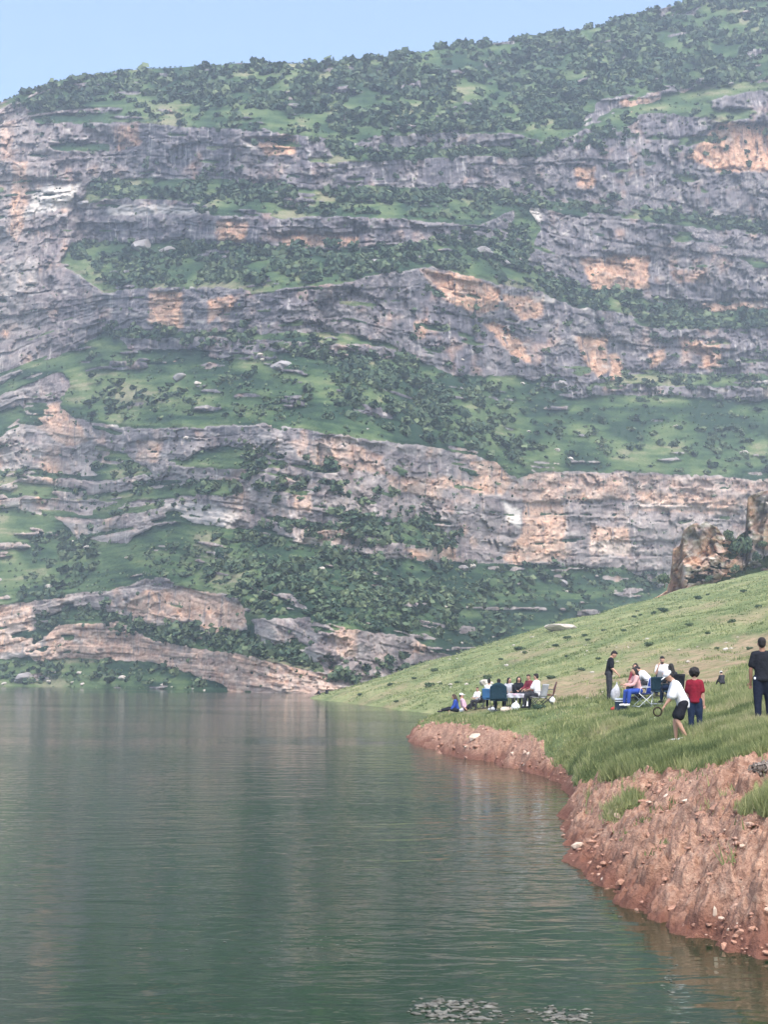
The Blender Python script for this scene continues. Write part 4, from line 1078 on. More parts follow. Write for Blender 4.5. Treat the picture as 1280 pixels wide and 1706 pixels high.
STAND = dict(th=[(.05, .02, -1), (-.05, .02, -1)], sh=[(.02, -.03, -1), (-.02, -.03, -1)])
SIT = dict(th=[(.18, 1, -.06), (-.18, 1, -.06)], sh=[(.02, .12, -1), (-.02, .12, -1)])
def person(label, pos, yaw, h=1.72, pose=STAND, lean=4, roll=0, headp=5, heady=0, arms=None, shirt=WHITE, sleeve=0.75, pants=NAVY, pantl=1.9, shoes=SHOE_D,
           hair='short', hairm=HAIR, skin=SKIN, cap=None, seat=None, voxel=0.02, loose=1.0, group=None, beard=False, hem=0.0):
    root = empty('person', pos, rad(yaw)); tag(root, label, 'person', group)
    lr, rr_ = rad(lean), rad(roll)
    up = unit(V3(math.sin(rr_), math.sin(lr) * math.cos(rr_), math.cos(lr) * math.cos(rr_)))
    rt = unit(np.cross(V3(0, 1, 0) if abs(up[1]) < 0.9 else V3(0, 0, -1), up)) if abs(up[1]) < 0.9 else V3(1, 0, 0)
    rt = unit(rt - up * (rt @ up)); fw = np.cross(up, rt)
    R = np.stack([rt, fw, up], 1)
    pel = V3(0, 0, 0)
    T = lambda x, y, z: pel + R @ V3(x * h, y * h, z * h)
    neck = T(0, -.005, .305); sho = [T(.091, 0, .260), T(-.091, 0, .260)]
    hip = [pel + V3(.052 * h, 0, -.015 * h), pel + V3(-.052 * h, 0, -.015 * h)]
    knee = [hip[i] + unit(pose['th'][i]) * .245 * h for i in (0, 1)]
    ank = [knee[i] + unit(pose['sh'][i]) * .235 * h for i in (0, 1)]
    arms = arms or [((.12, .05, -1), (.05, .15, -1)), ((-.12, .05, -1), (-.05, .15, -1))]
    elb = [sho[i] + unit(arms[i][0]) * .17 * h for i in (0, 1)]
    wri = [elb[i] + unit(arms[i][1]) * .145 * h for i in (0, 1)]
    hp, hy = rad(headp), rad(heady)
    hup = unit(V3(up[0] * .5, math.sin(hp), math.cos(hp))); hf = V3(math.sin(hy) * math.cos(hp), math.cos(hy) * math.cos(hp), -math.sin(hp)); hf = unit(hf - hup * (hf @ hup))
    hr = np.cross(hf, hup); HR = np.stack([hr, hf, hup], 1)
    head = neck + hup * .082 * h + hf * .012 * h
    zoff = -min(a[2] for a in ank) + .042 * h if seat is None else seat + .075 * h
    sh_ = V3(0, 0, zoff)
    def mv(p): return tuple(np.asarray(p) + sh_)
    tors = [(0, .0, -.01, .088, .066), (0, 0, .07, .082, .060), (0, .004, .15, .090, .062), (0, .004, .215, .092, .060), (0, 0, .255, .080, .046)]
    def torso(grow, upto=5, frm=0):
        e = []
        for a, b in zip(tors[frm:upto - 1], tors[frm + 1:upto]):
            for t in (0, .33, .66, 1.0):
                m = [a[i] + (b[i] - a[i]) * t for i in range(5)]
                e.append((mv(T(*m[:3])), ((m[3] + grow) * h, (m[4] + grow) * h, .05 * h), R))
        return e
    # ---- body: one skin
    ch, el, fing = [], torso(0), []
    ch.append([(mv(neck - up * .02 * h), .034 * h), (mv(head - hup * .03 * h), .030 * h)])
    el.append((mv(head), (.045 * h, .055 * h, .064 * h), HR)); el.append((mv(head + hf * .018 * h - hup * .035 * h), (.034 * h, .036 * h, .032 * h), HR))
    el.append((mv(head + hf * .056 * h - hup * .008 * h), (.010 * h, .013 * h, .014 * h), HR))
    for s in (1, -1): el.append((mv(head + hr * s * .046 * h - hup * .006 * h), (.007 * h, .012 * h, .018 * h), HR))
    for i in (0, 1):
        ch.append([(mv(T(.035 * (1 - 2 * i), 0, .278)), .028 * h), (mv(sho[i]), .031 * h), (mv(elb[i]), .025 * h), (mv(elb[i] + (wri[i] - elb[i]) * .35), .025 * h), (mv(wri[i]), .016 * h)])
        d = unit(arms[i][1]); sd_ = unit(np.cross(d, fw + V3(0.01, 0, 0.3))); nm = np.cross(d, sd_)
        pc = wri[i] + d * .028 * h
        el.append((mv(pc), (.021 * h, .011 * h, .028 * h), np.stack([sd_, nm, d], 1)))
        for kf_, ln in ((-.015, .036), (-.005, .042), (.005, .040), (.014, .032)):
            b0_ = wri[i] + d * .045 * h + sd_ * kf_ * h
            fing.append(([mv(b0_), mv(b0_ + d * ln * .55 * h + nm * .008 * h), mv(b0_ + d * ln * .85 * h + nm * .024 * h)], [.0052 * h, .0048 * h, .0036 * h]))
        t0_ = wri[i] + d * .018 * h - sd_ * .018 * h
        fing.append(([mv(t0_), mv(t0_ + d * .018 * h - sd_ * .014 * h), mv(t0_ + d * .034 * h - sd_ * .016 * h + nm * .008 * h)], [.0062 * h, .0056 * h, .0044 * h]))
        ch.append([(mv(hip[i]), .055 * h), (mv(hip[i] + (knee[i] - hip[i]) * .4), .050 * h), (mv(knee[i]), .033 * h), (mv(knee[i] + (ank[i] - knee[i]) * .3), .034 * h), (mv(ank[i]), .020 * h)])
    foot = []
    for i in (0, 1):
        f0 = ank[i] + V3(0, -.012 * h, -.022 * h); f1 = ank[i] + V3(0, .085 * h, -.030 * h)
        foot.append((f0, f1)); ch.append([(mv(f0), .018 * h), (mv(f1), .014 * h)])
    obj('body', blob('body', ch, el, voxel * .85, 2, .4, fing), skin, root)
    # ---- clothes
    L = .012 * loose
    c2 = []
    for i in (0, 1):
        ax = [(mv(T(.035 * (1 - 2 * i), 0, .274)), (.030 + .6 * L) * h), (mv(sho[i]), (.033 + .6 * L) * h)]
        if sleeve <= 1: ax.append((mv(sho[i] + (elb[i] - sho[i]) * sleeve), (.029 + 1.2 * L) * h))
        else: ax += [(mv(elb[i]), (.026 + .8 * L) * h), (mv(elb[i] + (wri[i] - elb[i]) * (sleeve - 1)), (.020 + L) * h)]
        c2.append(ax)
    e2 = torso(.010 * loose + .004)
    hem = max(hem, .03)
    for t in (.3, .65, 1): e2.append((mv(pel + V3(0, -.005, -hem * t) * h), ((.094 + .5 * L) * h, (.076 + .5 * L) * h, .03 * h), R if seat is not None else None))
    obj('shirt', blob('shirt', c2, e2, voxel, 2, .7), shirt, root)
    c3 = []
    for i in (0, 1):
        ax = [(mv(hip[i]), (.060 + .4 * L) * h), (mv(hip[i] + (knee[i] - hip[i]) * min(pantl, .5)), (.055 + .5 * L) * h)]
        if pantl <= 1: ax.append((mv(hip[i] + (knee[i] - hip[i]) * pantl), (.046 + 1.2 * L) * h))
        else: ax += [(mv(knee[i]), (.040 + .6 * L) * h), (mv(knee[i] + (ank[i] - knee[i]) * (pantl - 1)), (.030 + .6 * L) * h)]
        c3.append(ax)
    e3 = [(mv(pel), (.096 * h, .074 * h, .05 * h), R), (mv(pel + up * .03 * h), (.090 * h, .068 * h, .04 * h), R)]
    obj('trousers' if pantl > 1 else 'shorts', blob('trousers', c3, e3, voxel, 2, .7), pants, root)
    for f0, f1 in foot:
        c_ = [[(mv(f0 + V3(0, 0, .004 * h)), .025 * h), (mv((f0 + f1) / 2), .025 * h), (mv(f1 + V3(0, .006 * h, 0)), .021 * h)]]
        obj('shoe', blob('shoe', c_, (), .014, 2, .6), shoes, root)
    # ---- hair, face
    hc, he = [], []
    if hair == 'short':
        he += [(mv(head - hf * .014 * h + hup * .022 * h), (.050 * h, .052 * h, .054 * h), HR), (mv(head - hf * .030 * h - hup * .008 * h), (.042 * h, .034 * h, .045 * h), HR), (mv(head + hf * .012 * h + hup * .045 * h), (.040 * h, .044 * h, .024 * h), HR)]
    elif hair == 'curly':
        g = random.Random(5)
        he.append((mv(head - hf * .012 * h + hup * .022 * h), (.076 * h, .074 * h, .070 * h), HR))
        for _ in range(60):
            d = unit([g.gauss(0, 1), g.gauss(-.35, 1), g.gauss(.35, 1)])
            he.append((mv(head - hf * .012 * h + hup * .022 * h + HR @ d * .070 * h), (.017 * h,) * 3, None))
    elif hair == 'long':
        he += [(mv(head - hf * .014 * h + hup * .018 * h), (.054 * h, .056 * h, .060 * h), HR), (mv(head - hf * .034 * h - hup * .03 * h), (.052 * h, .034 * h, .07 * h), HR)]
        for s in (1, -1): hc.append([(mv(head + hr * s * .044 * h - hf * .005 * h + hup * .01 * h), .022 * h), (mv(head + hr * s * .052 * h - hf * .02 * h - hup * .09 * h), .024 * h), (mv(neck + rt * s * .055 * h - fw * .035 * h - up * .09 * h), .016 * h)])
        hc.append([(mv(head - hf * .04 * h), .045 * h), (mv(neck - fw * .045 * h - up * .02 * h), .040 * h), (mv(neck - fw * .06 * h - up * .12 * h), .022 * h)])
    obj('hair', blob('hair', hc, he, .016, 1, .8), hairm, root)
    if beard: obj('beard', blob('beard', (), [(mv(head + hf * .030 * h - hup * .052 * h), (.034 * h, .030 * h, .022 * h), HR)], .012, 1, .8), HAIR, root)
    for s in (1, -1): obj('eye', blob('eye', (), [(mv(head + hr * s * .019 * h + hf * .051 * h + hup * .004 * h), (.008 * h, .004 * h, .004 * h), HR)], .004, 0), EYE, root)
    if not beard: obj('mouth', blob('mouth', (), [(mv(head + hf * .052 * h - hup * .036 * h), (.014 * h, .004 * h, .004 * h), HR)], .004, 0), LIP, root)
    if cap is not None:
        co_ = obj('cap', blob('cap', (), [(mv(head + hup * .034 * h - hf * .004 * h), (.058 * h, .064 * h, .044 * h), HR)], .014, 1, .8), cap, root)
        obj('brim', blob('brim', (), [(mv(head + hup * .022 * h + hf * .072 * h), (.046 * h, .045 * h, .008 * h), HR)], .008, 1, .8), cap, co_)
    return root, dict(wr=[Vector(mv(w_)) for w_ in wri], head=Vector(mv(head)), hand=[Vector(mv(wri[i] + unit(arms[i][1]) * .06 * h)) for i in (0, 1)])
def at(px, py, dy=0.0):
    p = hit(px, py)
    if dy:
        a, _ = px_dir(px, py); y = p.y + dy
        p = on_ground(a * y, y)
    return p

# ---- the four on their feet
p = at(1016, 1168); hm_ = 86 * p.y / F / 1.0

person('man in black standing beside the seated friends, looking down at his hands', p, -100, h=min(max(hm_, 1.6), 1.95), lean=9, headp=38, pose=dict(th=[(.05, .06, -1), (-.05, -.02, -1)], sh=[(.0, -.08, -1), (0, -.04, -1)]),
       arms=[((.08, .12, -1), (-.05, .75, -.75)), ((-.08, .12, -1), (.05, .75, -.75))], shirt=BLACK, sleeve=.8, pants=CHAR, shoes=SHOE_D)
p = at(1140, 1236); 
BOYH = min(max(126 * p.y / F, 1.25), 1.65)
_, J = person('boy in loose white shirt and white cap bending over with a ring in his hand', p, 88, h=BOYH, lean=24, headp=38, pose=dict(th=[(.06, .42, -1), (-.06, .38, -1)], sh=[(.0, -.02, -1), (0, -.55, -1)]),
       arms=[((.10, .22, -1), (.0, .55, -.85)), ((-.10, .30, -1), (.1, .65, -.8))], shirt=WHITE, sleeve=.95, pants=BLACK, pantl=.68, shoes=SHOE_W, hair='short', cap=WHITE, loose=2.0, hem=.06)
rz_ = rad(88)
hw = Matrix.Translation(p) @ Matrix.Rotation(rz_, 4, 'Z') @ ((J['hand'][0] + J['hand'][1]) / 2)
RR = 0.085
ring_pts = [Vector((math.cos(t) * RR, 0, math.sin(t) * RR)) for t in [i * 2 * math.pi / 28 for i in range(29)]]
me = tube_mesh('ring', [ring_pts], 0.016, simple('ring_dark', (0.035, 0.025, 0.015), 0.5, 0.3), 8)
o = obj('ring', me); o.location = hw + Vector((-0.10, -0.02, -0.05)); o.rotation_euler = (0, 0, rad(15))
tag(o, 'dark ring hanging from the hand of the boy in white', 'ring')
p = at(1160, 1229, 0.3); BH2 = min(max(112 * p.y / F, 1.2), 1.7); 
person('boy with round curly black hair in red shirt seen from behind', p, -12, h=BH2, lean=3, headp=2, arms=[((.16, .0, -1), (.08, .12, -1)), ((-.14, .1, -1), (.1, .3, -1))], shirt=RED, sleeve=.75, pants=DENIM, shoes=SHOE_D, hair='curly',
       pose=dict(th=[(.04, .03, -1), (-.03, .0, -1)], sh=[(.0, -.05, -1), (0, -.02, -1)]))
p = at(1274, 1208); MH = min(max(146 * p.y / F, 1.6), 1.95); 
person('man in black t-shirt and dark trousers walking away up the meadow', p, -8, h=MH, lean=3, headp=-2, arms=[((.22, .02, -1), (.1, .15, -1)), ((-.24, .02, -1), (-.02, .18, -1))], shirt=BLACK, sleeve=.7, pants=NAVY, shoes=SHOE_W, skin=SKIN2,
       pose=dict(th=[(.05, .12, -1), (-.05, -.08, -1)], sh=[(.0, -.10, -1), (0, -.16, -1)]))
tg = obj('tag', blob('tag', (), [((0, 0, 0), (.025, .01, .03), None)], .008, 0), PLAST)
tg.location = Matrix.Translation(p) @ Matrix.Rotation(rad(-8), 4, 'Z') @ Vector((-.095 * MH, -.062 * MH, .525 * MH)); tag(tg, 'small white tag on the belt of the man walking away', 'tag')
# ---- folding chairs
def panel(name, P00, P10, P11, P01, sag, mat, thick=0.012, n=8, bulge=None):
    bm = bmesh.new()
    A, B, C_, D = [Vector(v) for v in (P00, P10, P11, P01)]
    nrm = (B - A).cross(D - A).normalized()
    g = []
    for k_ in (0, 1):
        rows = []
        for i in range(n + 1):
            r_ = []
            for j in range(n + 1):
                u, w_ = i / n, j / n
                q_ = A.lerp(B, u).lerp(D.lerp(C_, u), w_)
                if bulge: q_ += (D - A) * bulge * (1 - (2 * u - 1) ** 2) * w_
                q_ += nrm * (-sag * math.sin(math.pi * u) * (0.5 + 0.5 * math.sin(math.pi * w_)) + (thick if k_ else 0))
                r_.append(bm.verts.new(q_))
            rows.append(r_)
        g.append(rows)
    for k_ in (0, 1):
        for i in range(n):
            for j in range(n):
                f = (g[k_][i][j], g[k_][i + 1][j], g[k_][i + 1][j + 1], g[k_][i][j + 1])
                bm.faces.new(f if k_ else f[::-1])
    for i in range(n):
        bm.faces.new((g[0][i][0], g[0][i + 1][0], g[1][i + 1][0], g[1][i][0])); bm.faces.new((g[0][i + 1][n], g[0][i][n], g[1][i][n], g[1][i + 1][n]))
        bm.faces.new((g[0][0][i + 1], g[0][0][i], g[1][0][i], g[1][0][i + 1])); bm.faces.new((g[0][n][i], g[0][n][i + 1], g[1][n][i + 1], g[1][n][i]))
    for f in bm.faces: f.smooth = True
    me = bpy.data.meshes.new(name); bm.to_mesh(me); bm.free(); me.materials.append(mat)
    return me
def chair(label, pos, yaw, fabric, metal, w_=.52, backh=.52, bulge=None, group=None, seat=.42):
    root = empty('folding_chair', pos, rad(yaw)); tag(root, label, 'chair', group)
    h2 = w_ / 2
    obj('seat', panel('seat', (-h2, -.2, seat), (h2, -.2, seat), (h2, .26, seat + .03), (-h2, .26, seat + .03), .04, fabric), None, root)
    obj('backrest', panel('backrest', (-h2, -.21, seat + .02), (h2, -.21, seat + .02), (h2 * .95, -.34, seat + backh), (-h2 * .95, -.34, seat + backh), .05, fabric, bulge=bulge), None, root)
    for s in (1, -1):
        obj('leg', tube_mesh('leg', [[(s * h2, .27, seat + .03), (s * h2, -.25, 0)]], .012, metal), None, root)
        obj('leg', tube_mesh('leg', [[(s * h2, -.21, seat), (s * h2, .28, 0)]], .012, metal), None, root)
        obj('back_post', tube_mesh('back_post', [[(s * h2, -.19, seat - .05), (s * h2 * .95, -.34, seat + backh)]], .011, metal), None, root)
        obj('armrest', tube_mesh('armrest', [[(s * h2, -.26, seat + .22), (s * h2 * 1.05, .2, seat + .22), (s * h2 * 1.02, .24, seat + .03)]], .013, metal), None, root)
    obj('crossbar', tube_mesh('crossbar', [[(-h2, -.25, .02), (h2, -.25, .02)], [(-h2, .28, .02), (h2, .28, .02)]], .010, metal), None, root)
    return root
def sit_pos(pos, yaw, back=-.04):
    c, s = math.cos(rad(yaw)), math.sin(rad(yaw))
    return Vector((pos.x - s * back, pos.y + c * back, pos.z))
LAP = [((.12, .45, -.9), (-.25, .9, -.15)), ((-.12, .45, -.9), (.25, .9, -.15))]
KW = dict(pose=SIT, seat=.42, voxel=.024)
# second party, nearer
p = at(1073, 1178)
chair('blue folding chair with white tube legs, woman in pink sitting in it', p, 105, BLUE, METAL_W)
person('woman in pink top, blue jeans and white shoes seated in blue chair', sit_pos(p, 105, .16), 105, h=1.64, lean=14, headp=10, heady=-15, arms=[((.1, .45, -.8), (-.1, 1, .0)), ((-.1, .5, -.8), (.3, .9, -.2))], shirt=PINK, sleeve=1.6, pants=BLUE, shoes=SHOE_W, hair='long', **KW)
pb = at(1062, 1172, 1.6)
chair('dark folding chair under the woman in dark red', sit_pos(pb, 150, -0.02), 150, CHAR, METAL_D)
person('long haired woman in dark red top behind the woman in pink', pb, 150, h=1.62, lean=6, headp=8, arms=LAP, shirt=WINE, sleeve=1.8, pants=CHAR, hair='long', **KW)
p = at(1086, 1172, 1.2)
chair('grey folding chair under the hunched person in white shirt', sit_pos(p, 60, -0.02), 60, GREY, METAL_D)
person('person in white shirt hunched forward with back turned beside bearded man', p, 60, h=1.7, lean=42, headp=60, arms=LAP, shirt=WHITE, sleeve=.8, pants=CHAR, **KW)
p = at(1106, 1172, 1.9)
chair('navy folding chair under the bearded man', sit_pos(p, 165, -0.02), 165, NAVY, METAL_D)
person('bearded man in white t-shirt with his hand at his mouth', p, 165, h=1.74, lean=8, headp=12, arms=[((.15, .5, -.8), (-.35, .35, .9)), ((-.15, .45, -.9), (.3, .9, 0))], shirt=WHITE, sleeve=.7, pants=NAVY, skin=SKIN, beard=True, **KW)
p = at(1104, 1174)
chair('dark teal folding chair with its back turned, beside blue chair', p, -20, TEAL, METAL_W, .62, .46)
p = at(1122, 1173, .5)
chair('black folding chair under the person with long black hair', sit_pos(p, 20, -0.02), 20, BLACK, METAL_D)
person('person with long black hair seen from behind, next to dark teal chair', p, 20, h=1.62, lean=6, headp=10, arms=LAP, shirt=CHAR, sleeve=1.8, pants=DENIM, hair='long', **KW)
# far party round the table
p = at(832, 1184)
chair('large dark teal camp chair with rounded back at the picnic table', p, -8, TEAL, METAL_D, .74, .60, .28)
person('short haired man leaning in large dark teal camp chair, back turned', sit_pos(p, -8, .02), -8, h=1.76, lean=-4, headp=4, arms=LAP, shirt=CHAR, sleeve=1.6, pants=NAVY, **KW)
p = at(815, 1181)
chair('light blue folding chair holding the man in white by the lake', p, -14, SKYB, METAL_D, .5, .46)
person('man in white shirt seated in light blue chair, back turned', sit_pos(p, -14, .08), -14, h=1.68, lean=4, headp=4, arms=LAP, shirt=WHITE, sleeve=1.5, pants=NAVY, **KW)
p = at(797, 1182)
chair('low black folding chair under the child in white top', sit_pos(p, 140, -0.02), 140, BLACK, METAL_D, .4, .3, seat=.30)
person('child in white top and dark vest sitting beside light blue chair', p, 140, h=1.3, lean=4, headp=6, arms=LAP, shirt=WHITE, sleeve=1.2, pants=CHAR, hairm=HAIRB, pose=SIT, seat=.30, voxel=.024)
GROUND = dict(th=[(.12, .8, .62), (-.12, .85, .45)], sh=[(0, .62, -.8), (0, .75, -.55)])
p = at(776, 1186)
person('person in pink top and black trousers reclining on grass with knees up', p, -80, h=1.6, lean=-24, headp=0, arms=[((.1, .1, -1), (.0, .5, -.6)), ((-.1, .1, -1), (0, .5, -.6))], shirt=ROSE, sleeve=1.3, pants=BLACK, shoes=SHOE_W, hair='short', cap=PLAST, pose=GROUND, seat=.04, voxel=.024)
p = at(762, 1188)
person('person in royal blue top sitting on the grass with black trousers stretched out', p, 95, h=1.62, lean=12, headp=20, arms=[((.1, .3, -1), (.0, .7, -.6)), ((-.1, .3, -1), (0, .7, -.6))], shirt=BLUE, sleeve=1.7, pants=BLACK, shoes=SHOE_D, hair='long', hairm=HAIRB,
       pose=dict(th=[(.12, 1, .25), (-.12, 1, .1)], sh=[(0, 1, -.3), (0, 1, -.15)]), seat=.04, voxel=.024)
p = at(849, 1183, 1.7)
chair('grey folding chair under the woman in grey top', sit_pos(p, 175, -0.02), 175, GREY, METAL_D)
person('dark haired woman in grey top at far side of picnic table', p, 175, h=1.62, lean=6, headp=10, heady=-40, arms=LAP, shirt=GREY, sleeve=1.8, pants=CHAR, hair='long', **KW)
p = at(865, 1183, 1.8)
chair('black folding chair under the pale faced woman in black', sit_pos(p, 182, -0.02), 182, BLACK, METAL_D)
person('pale faced dark haired woman in black at far side of picnic table', p, 182, h=1.62, lean=6, headp=8, arms=LAP, shirt=BLACK, sleeve=1.8, pants=CHAR, hair='long', **KW)
p = at(884, 1182, 1.5)
chair('dark folding chair under the person in wine red top', sit_pos(p, 130, -0.02), 130, CHAR, METAL_D)
person('person in wine red top at the right end of picnic table', p, 130, h=1.66, lean=6, headp=12, arms=LAP, shirt=WINE, sleeve=1.8, pants=CHAR, hairm=HAIRB, **KW)
p = at(898, 1180)
chair('dark framed folding chair holding the white shirted man at the table end', p, 55, GREY, METAL_D)
person('short haired man in white shirt seated at the table end', sit_pos(p, 55, .04), 55, h=1.78, lean=4, headp=6, arms=LAP, shirt=WHITE, sleeve=.8, pants=CHAR, **KW)
chair('empty red folding chair beside white bag', at(914, 1178, .6), 80, WINE, METAL_D, group=None)
# table and cloth
p = at(868, 1183, .6)
troot = empty('picnic_table', p, rad(-5)); tag(troot, 'low folding picnic table under a pink and white cloth', 'table')
def boxm(name, x0, x1, y0, y1, z0, z1, mat, bev=.01):
    bm = bmesh.new(); bmesh.ops.create_cube(bm, size=1)
    for v in bm.verts: v.co = Vector(((x0 + x1) / 2 + v.co.x * (x1 - x0), (y0 + y1) / 2 + v.co.y * (y1 - y0), (z0 + z1) / 2 + v.co.z * (z1 - z0)))
    bmesh.ops.bevel(bm, geom=bm.edges[:], offset=bev, segments=2, affect='EDGES')
    me = bpy.data.meshes.new(name); bm.to_mesh(me); bm.free(); me.materials.append(mat)
    return me
obj('tabletop', boxm('tabletop', -.5, .5, -.3, .3, .56, .59, METAL_W), None, troot)
for sx in (1, -1):
    for sy in (1, -1): obj('leg', tube_mesh('leg', [[(sx * .42, sy * .26, .56), (sx * .46, sy * .28, 0)]], .014, METAL_D), None, troot)
bm = bmesh.new(); n = 30; g = []
for i in range(n + 1):
    r_ = []
    for j in range(n + 1):
        u, v_ = (i / n * 2 - 1) * .70, (j / n * 2 - 1) * .50
        ox, oy = max(0, abs(u) - .52), max(0, abs(v_) - .32)
        x_ = max(-.52, min(.52, u)) * 1.0; y_ = max(-.32, min(.32, v_))
        f_ = .025 * math.sin(u * 21 + v_ * 17)
        x_ += math.copysign(f_ + .03 * (ox > 0), u) * (ox > 0); y_ += math.copysign(f_ + .03, v_) * (oy > 0)
        r_.append(bm.verts.new((x_, y_, .602 - max(ox, oy) * 1.0 + .004 * math.sin(u * 13) * math.sin(v_ * 11))))
    g.append(r_)
for i in range(n):
    for j in range(n):
        f = bm.faces.new((g[i][j], g[i + 1][j], g[i + 1][j + 1], g[i][j + 1])); f.smooth = True
me = bpy.data.meshes.new('tablecloth'); bm.to_mesh(me); bm.free()
k = NT('cloth_table'); nn = k.noise(k.coord(), 3.0, 2)
me.materials.append(k.set(k.ramp(nn, [(0.50, (0.42, 0.43, 0.47)), (0.60, (0.50, 0.34, 0.41))]), .9, .1))
o = obj('tablecloth', me); o.location = p; o.rotation_euler = (0, 0, rad(-5)); md = o.modifiers.new('t', 'SOLIDIFY'); md.thickness = .006
tag(o, 'pink and white cloth draped over the picnic table', 'tablecloth')
def sack(name, label, cat, pos, sx, sy, sz, mat, seed, knot=True):
    g = random.Random(seed)
    el = [((g.uniform(-.35, .35) * sx, g.uniform(-.35, .35) * sy, sz * g.uniform(.3, .55)), (sx * g.uniform(.5, .8), sy * g.uniform(.5, .8), sz * g.uniform(.35, .5)), None) for _ in range(6)]
    ch = [[((0, 0, sz * .6), sx * .3), ((sx * .1, 0, sz * 1.05), sx * .12)]] if knot else []
    o = obj(name, blob(name, ch, el, max(.012, sx * .1), 1, .8), mat); o.location = pos; tag(o, label, cat)
    return o
sack('cloth_sack', 'cream cloth bundle lying before the picnic table', 'bundle', at(846, 1187), .38, .22, .26, CREAM, 1, False)
sack('plastic_bag', 'large white plastic bag leaning against the picnic table', 'bag', at(860, 1185), .22, .16, .40, PLAST, 2)
sack('plastic_bag', 'white plastic bag standing before the table end', 'bag', at(878, 1183), .18, .15, .34, PLAST, 3)
sack('plastic_bag', 'white bag on the grass beside empty red chair', 'bag', at(921, 1171), .12, .11, .26, PLAST, 4)
sack('plastic_bag', 'white bag under the large dark teal camp chair', 'bag', at(821, 1186), .2, .16, .2, PLAST, 5)
sack('plastic_bag', 'small white bag between the two people on the grass', 'bag', at(770, 1187), .14, .12, .2, PLAST, 6)
sack('plastic_bag', 'grey white bag hanging behind the standing man in black', 'bag', at(1028, 1172, .6), .22, .2, .62, GREY, 7)
sack('red_bag', 'small red bag on the grass beside the cooler box', 'bag', at(1023, 1184), .1, .09, .13, simple('red_plastic', (0.42, 0.06, 0.05), .5), 8)
p = at(1036, 1184)
cr_ = empty('cooler_box', p, rad(-15)); tag(cr_, 'dark navy cooler box with pale lid at the seated woman\'s feet', 'cooler')
obj('box', boxm('box', -.19, .19, -.15, .15, 0, .34, simple('cooler_navy', (0.02, 0.035, 0.06), .5), .02), None, cr_)
lid = obj('lid', boxm('lid', -.2, .2, -.16, .16, .342, .40, simple('cooler_lid', (0.55, 0.62, 0.68), .45), .015), None, cr_)
obj('handle', tube_mesh('handle', [[(-.2, -.165, .3), (-.12, -.19, .3), (.12, -.19, .3), (.2, -.165, .3)]], .01, METAL_W), None, cr_)
sack('shoulder_bag', 'black shoulder bag on the lap of the woman in dark red', 'bag', at(1068, 1172, 1.2) + Vector((.0, 0, .62)), .13, .1, .2, BLACK, 9, False)
# plastic bottle lost in the grass
p = at(1092, 1208)
br_ = empty('plastic_bottle', p + Vector((0, 0, .14)), rad(20)); tag(br_, 'pale green plastic bottle lying in the grass near the boys', 'bottle')
bm = bmesh.new(); tube(bm, [(-.14, 0, 0), (-.13, 0, 0), (.03, 0, .05), (.09, 0, .07), (.12, 0, .08)], [.02, .036, .036, .02, .014], 12)
me = bpy.data.meshes.new('bottle_body'); bm.to_mesh(me); bm.free()
obj('bottle_body', me, simple('bottle_pale', (0.55, 0.66, 0.50), .25, .1, 8, .5), br_)
obj('cap', tube_mesh('cap', [[(.12, 0, .08), (.14, 0, .087)]], .017, PLAST), None, br_)
# child far off in the grass, two figures on the hill's tip
p = at(1205, 1146)
person('child with white cap and dark clothes crouching in the long grass', p, 10, h=0.85, lean=14, headp=30, arms=LAP, shirt=CHAR, sleeve=1.2, pants=CHAR, cap=WHITE, pose=GROUND, seat=.12, voxel=.024)
for i, (x_, y_) in enumerate([(533, 1158), (545, 1157)]):
    p = at(x_, y_)
    person(['dark clothed person leaning forward at the tip of the green hill', 'dark clothed person sitting upright at the tip of the green hill'][i], p, [60, 10][i], h=1.5, lean=[35, 8][i], headp=10, arms=LAP, shirt=BLACK, sleeve=1.8, pants=BLACK, pose=GROUND, seat=.04, voxel=.03)

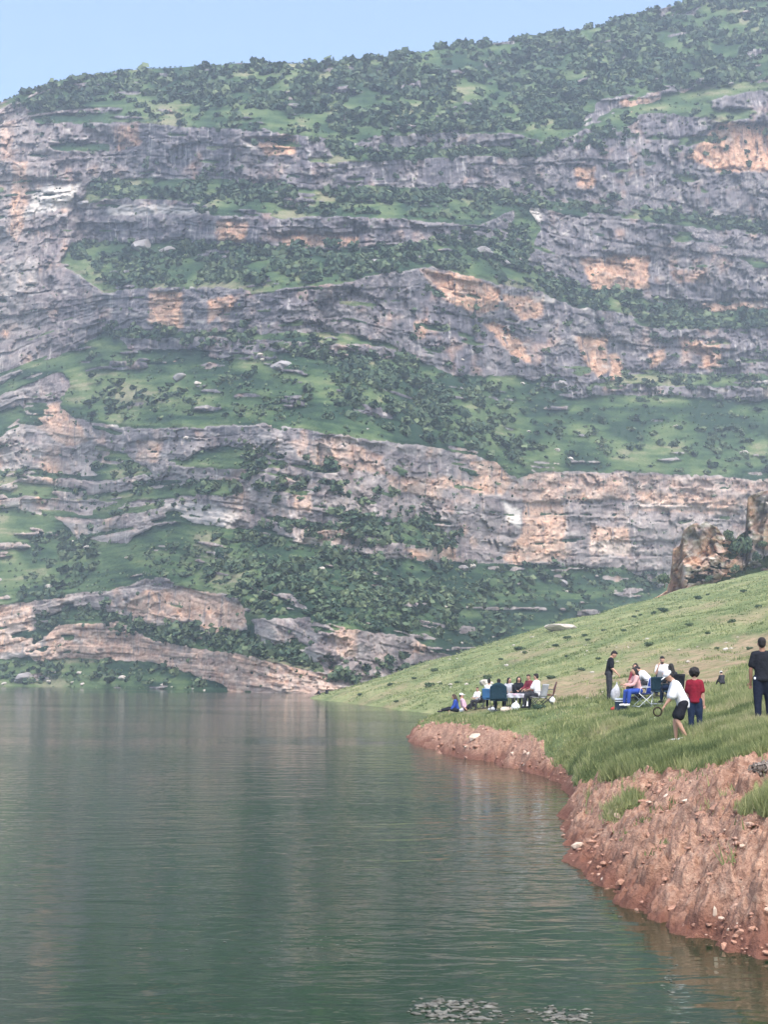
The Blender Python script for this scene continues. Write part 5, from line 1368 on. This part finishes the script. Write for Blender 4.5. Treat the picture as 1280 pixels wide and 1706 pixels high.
# ================================================================== FLOATING THINGS
k = NT('floating_foam'); n = k.noise(k.coord(), 8.0, 3)
M_FOAM = k.set(k.ramp(n, [(0.3, (0.05, 0.05, 0.042)), (0.7, (0.20, 0.20, 0.175))]), .8, .2)
def flecks(name, label, n, poly, rmin, rmax, seed, mat):
    g = np.random.default_rng(seed); xs = [q_[0] for q_ in poly]; ys = [q_[1] for q_ in poly]
    V, Fq, off = [], [], 0
    while len(V) < n:
        x_, y_ = [float(np.clip(g.normal((min(q_) + max(q_)) / 2, (max(q_) - min(q_)) * .27), min(q_), max(q_))) for q_ in (xs, ys)]
        if not inpoly(np.array([x_]), np.array([y_]), poly)[0]: continue
        wx_, wy_ = wl(x_, y_)
        if shore_sd(np.array([wx_]), np.array([wy_]))[0] > 0: continue
        r = g.uniform(rmin, rmax) * (0.5 + g.uniform() ** 2)
        v_ = IV[:, :] * np.array([r * g.uniform(1, 2.2), r * g.uniform(.7, 1.3), min(r, .03) * .5]) * (1 + .3 * g.normal(size=(len(IV), 1)))
        a = g.uniform(-.4, .4); c, s = math.cos(a), math.sin(a)
        v_ = np.stack([v_[:, 0] * c - v_[:, 1] * s, v_[:, 0] * s + v_[:, 1] * c, v_[:, 2]], -1)
        V.append(v_ + np.array([wx_, wy_, 0.004])); Fq.append(IF + off); off += len(IV)
    o = obj(name, np_mesh(name, np.concatenate(V), np.concatenate(Fq)), mat); tag(o, label, 'foam', kind='stuff')
    return o
flecks('floating_foam', 'pale scum and debris floating on the near lake water', 150, [(668, 1680), (700, 1662), (740, 1655), (770, 1665), (830, 1672), (870, 1690), (870, 1710), (720, 1712), (670, 1690)], .009, .028, 1, M_FOAM)
flecks('floating_foam', 'second patch of pale scum floating beside the first', 70, [(880, 1682), (920, 1675), (985, 1682), (990, 1706), (880, 1708)], .009, .026, 2, M_FOAM)
flecks('foam_and_glint_flecks', 'tiny white flecks scattered on the lake surface', 110, [(140, 1560), (430, 1525), (720, 1530), (980, 1560), (980, 1610), (560, 1605), (300, 1600), (140, 1585)], .003, .010, 3, M_FOAM)
flecks('foam_and_glint_flecks', 'row of white glints modelled as flecks on the water off the red bank', 16, [(1100, 1605), (1128, 1605), (1128, 1662), (1100, 1662)], .005, .018, 4, M_FOAM)  # glints of reflected light on the water, modelled as pale flecks in the foam material
flecks('foam_and_glint_flecks', 'white flecks along the waterline of the red bank', 22, [(930, 1395), (945, 1390), (1010, 1500), (1060, 1545), (1050, 1560), (985, 1510)], .006, .018, 5, M_FOAM)
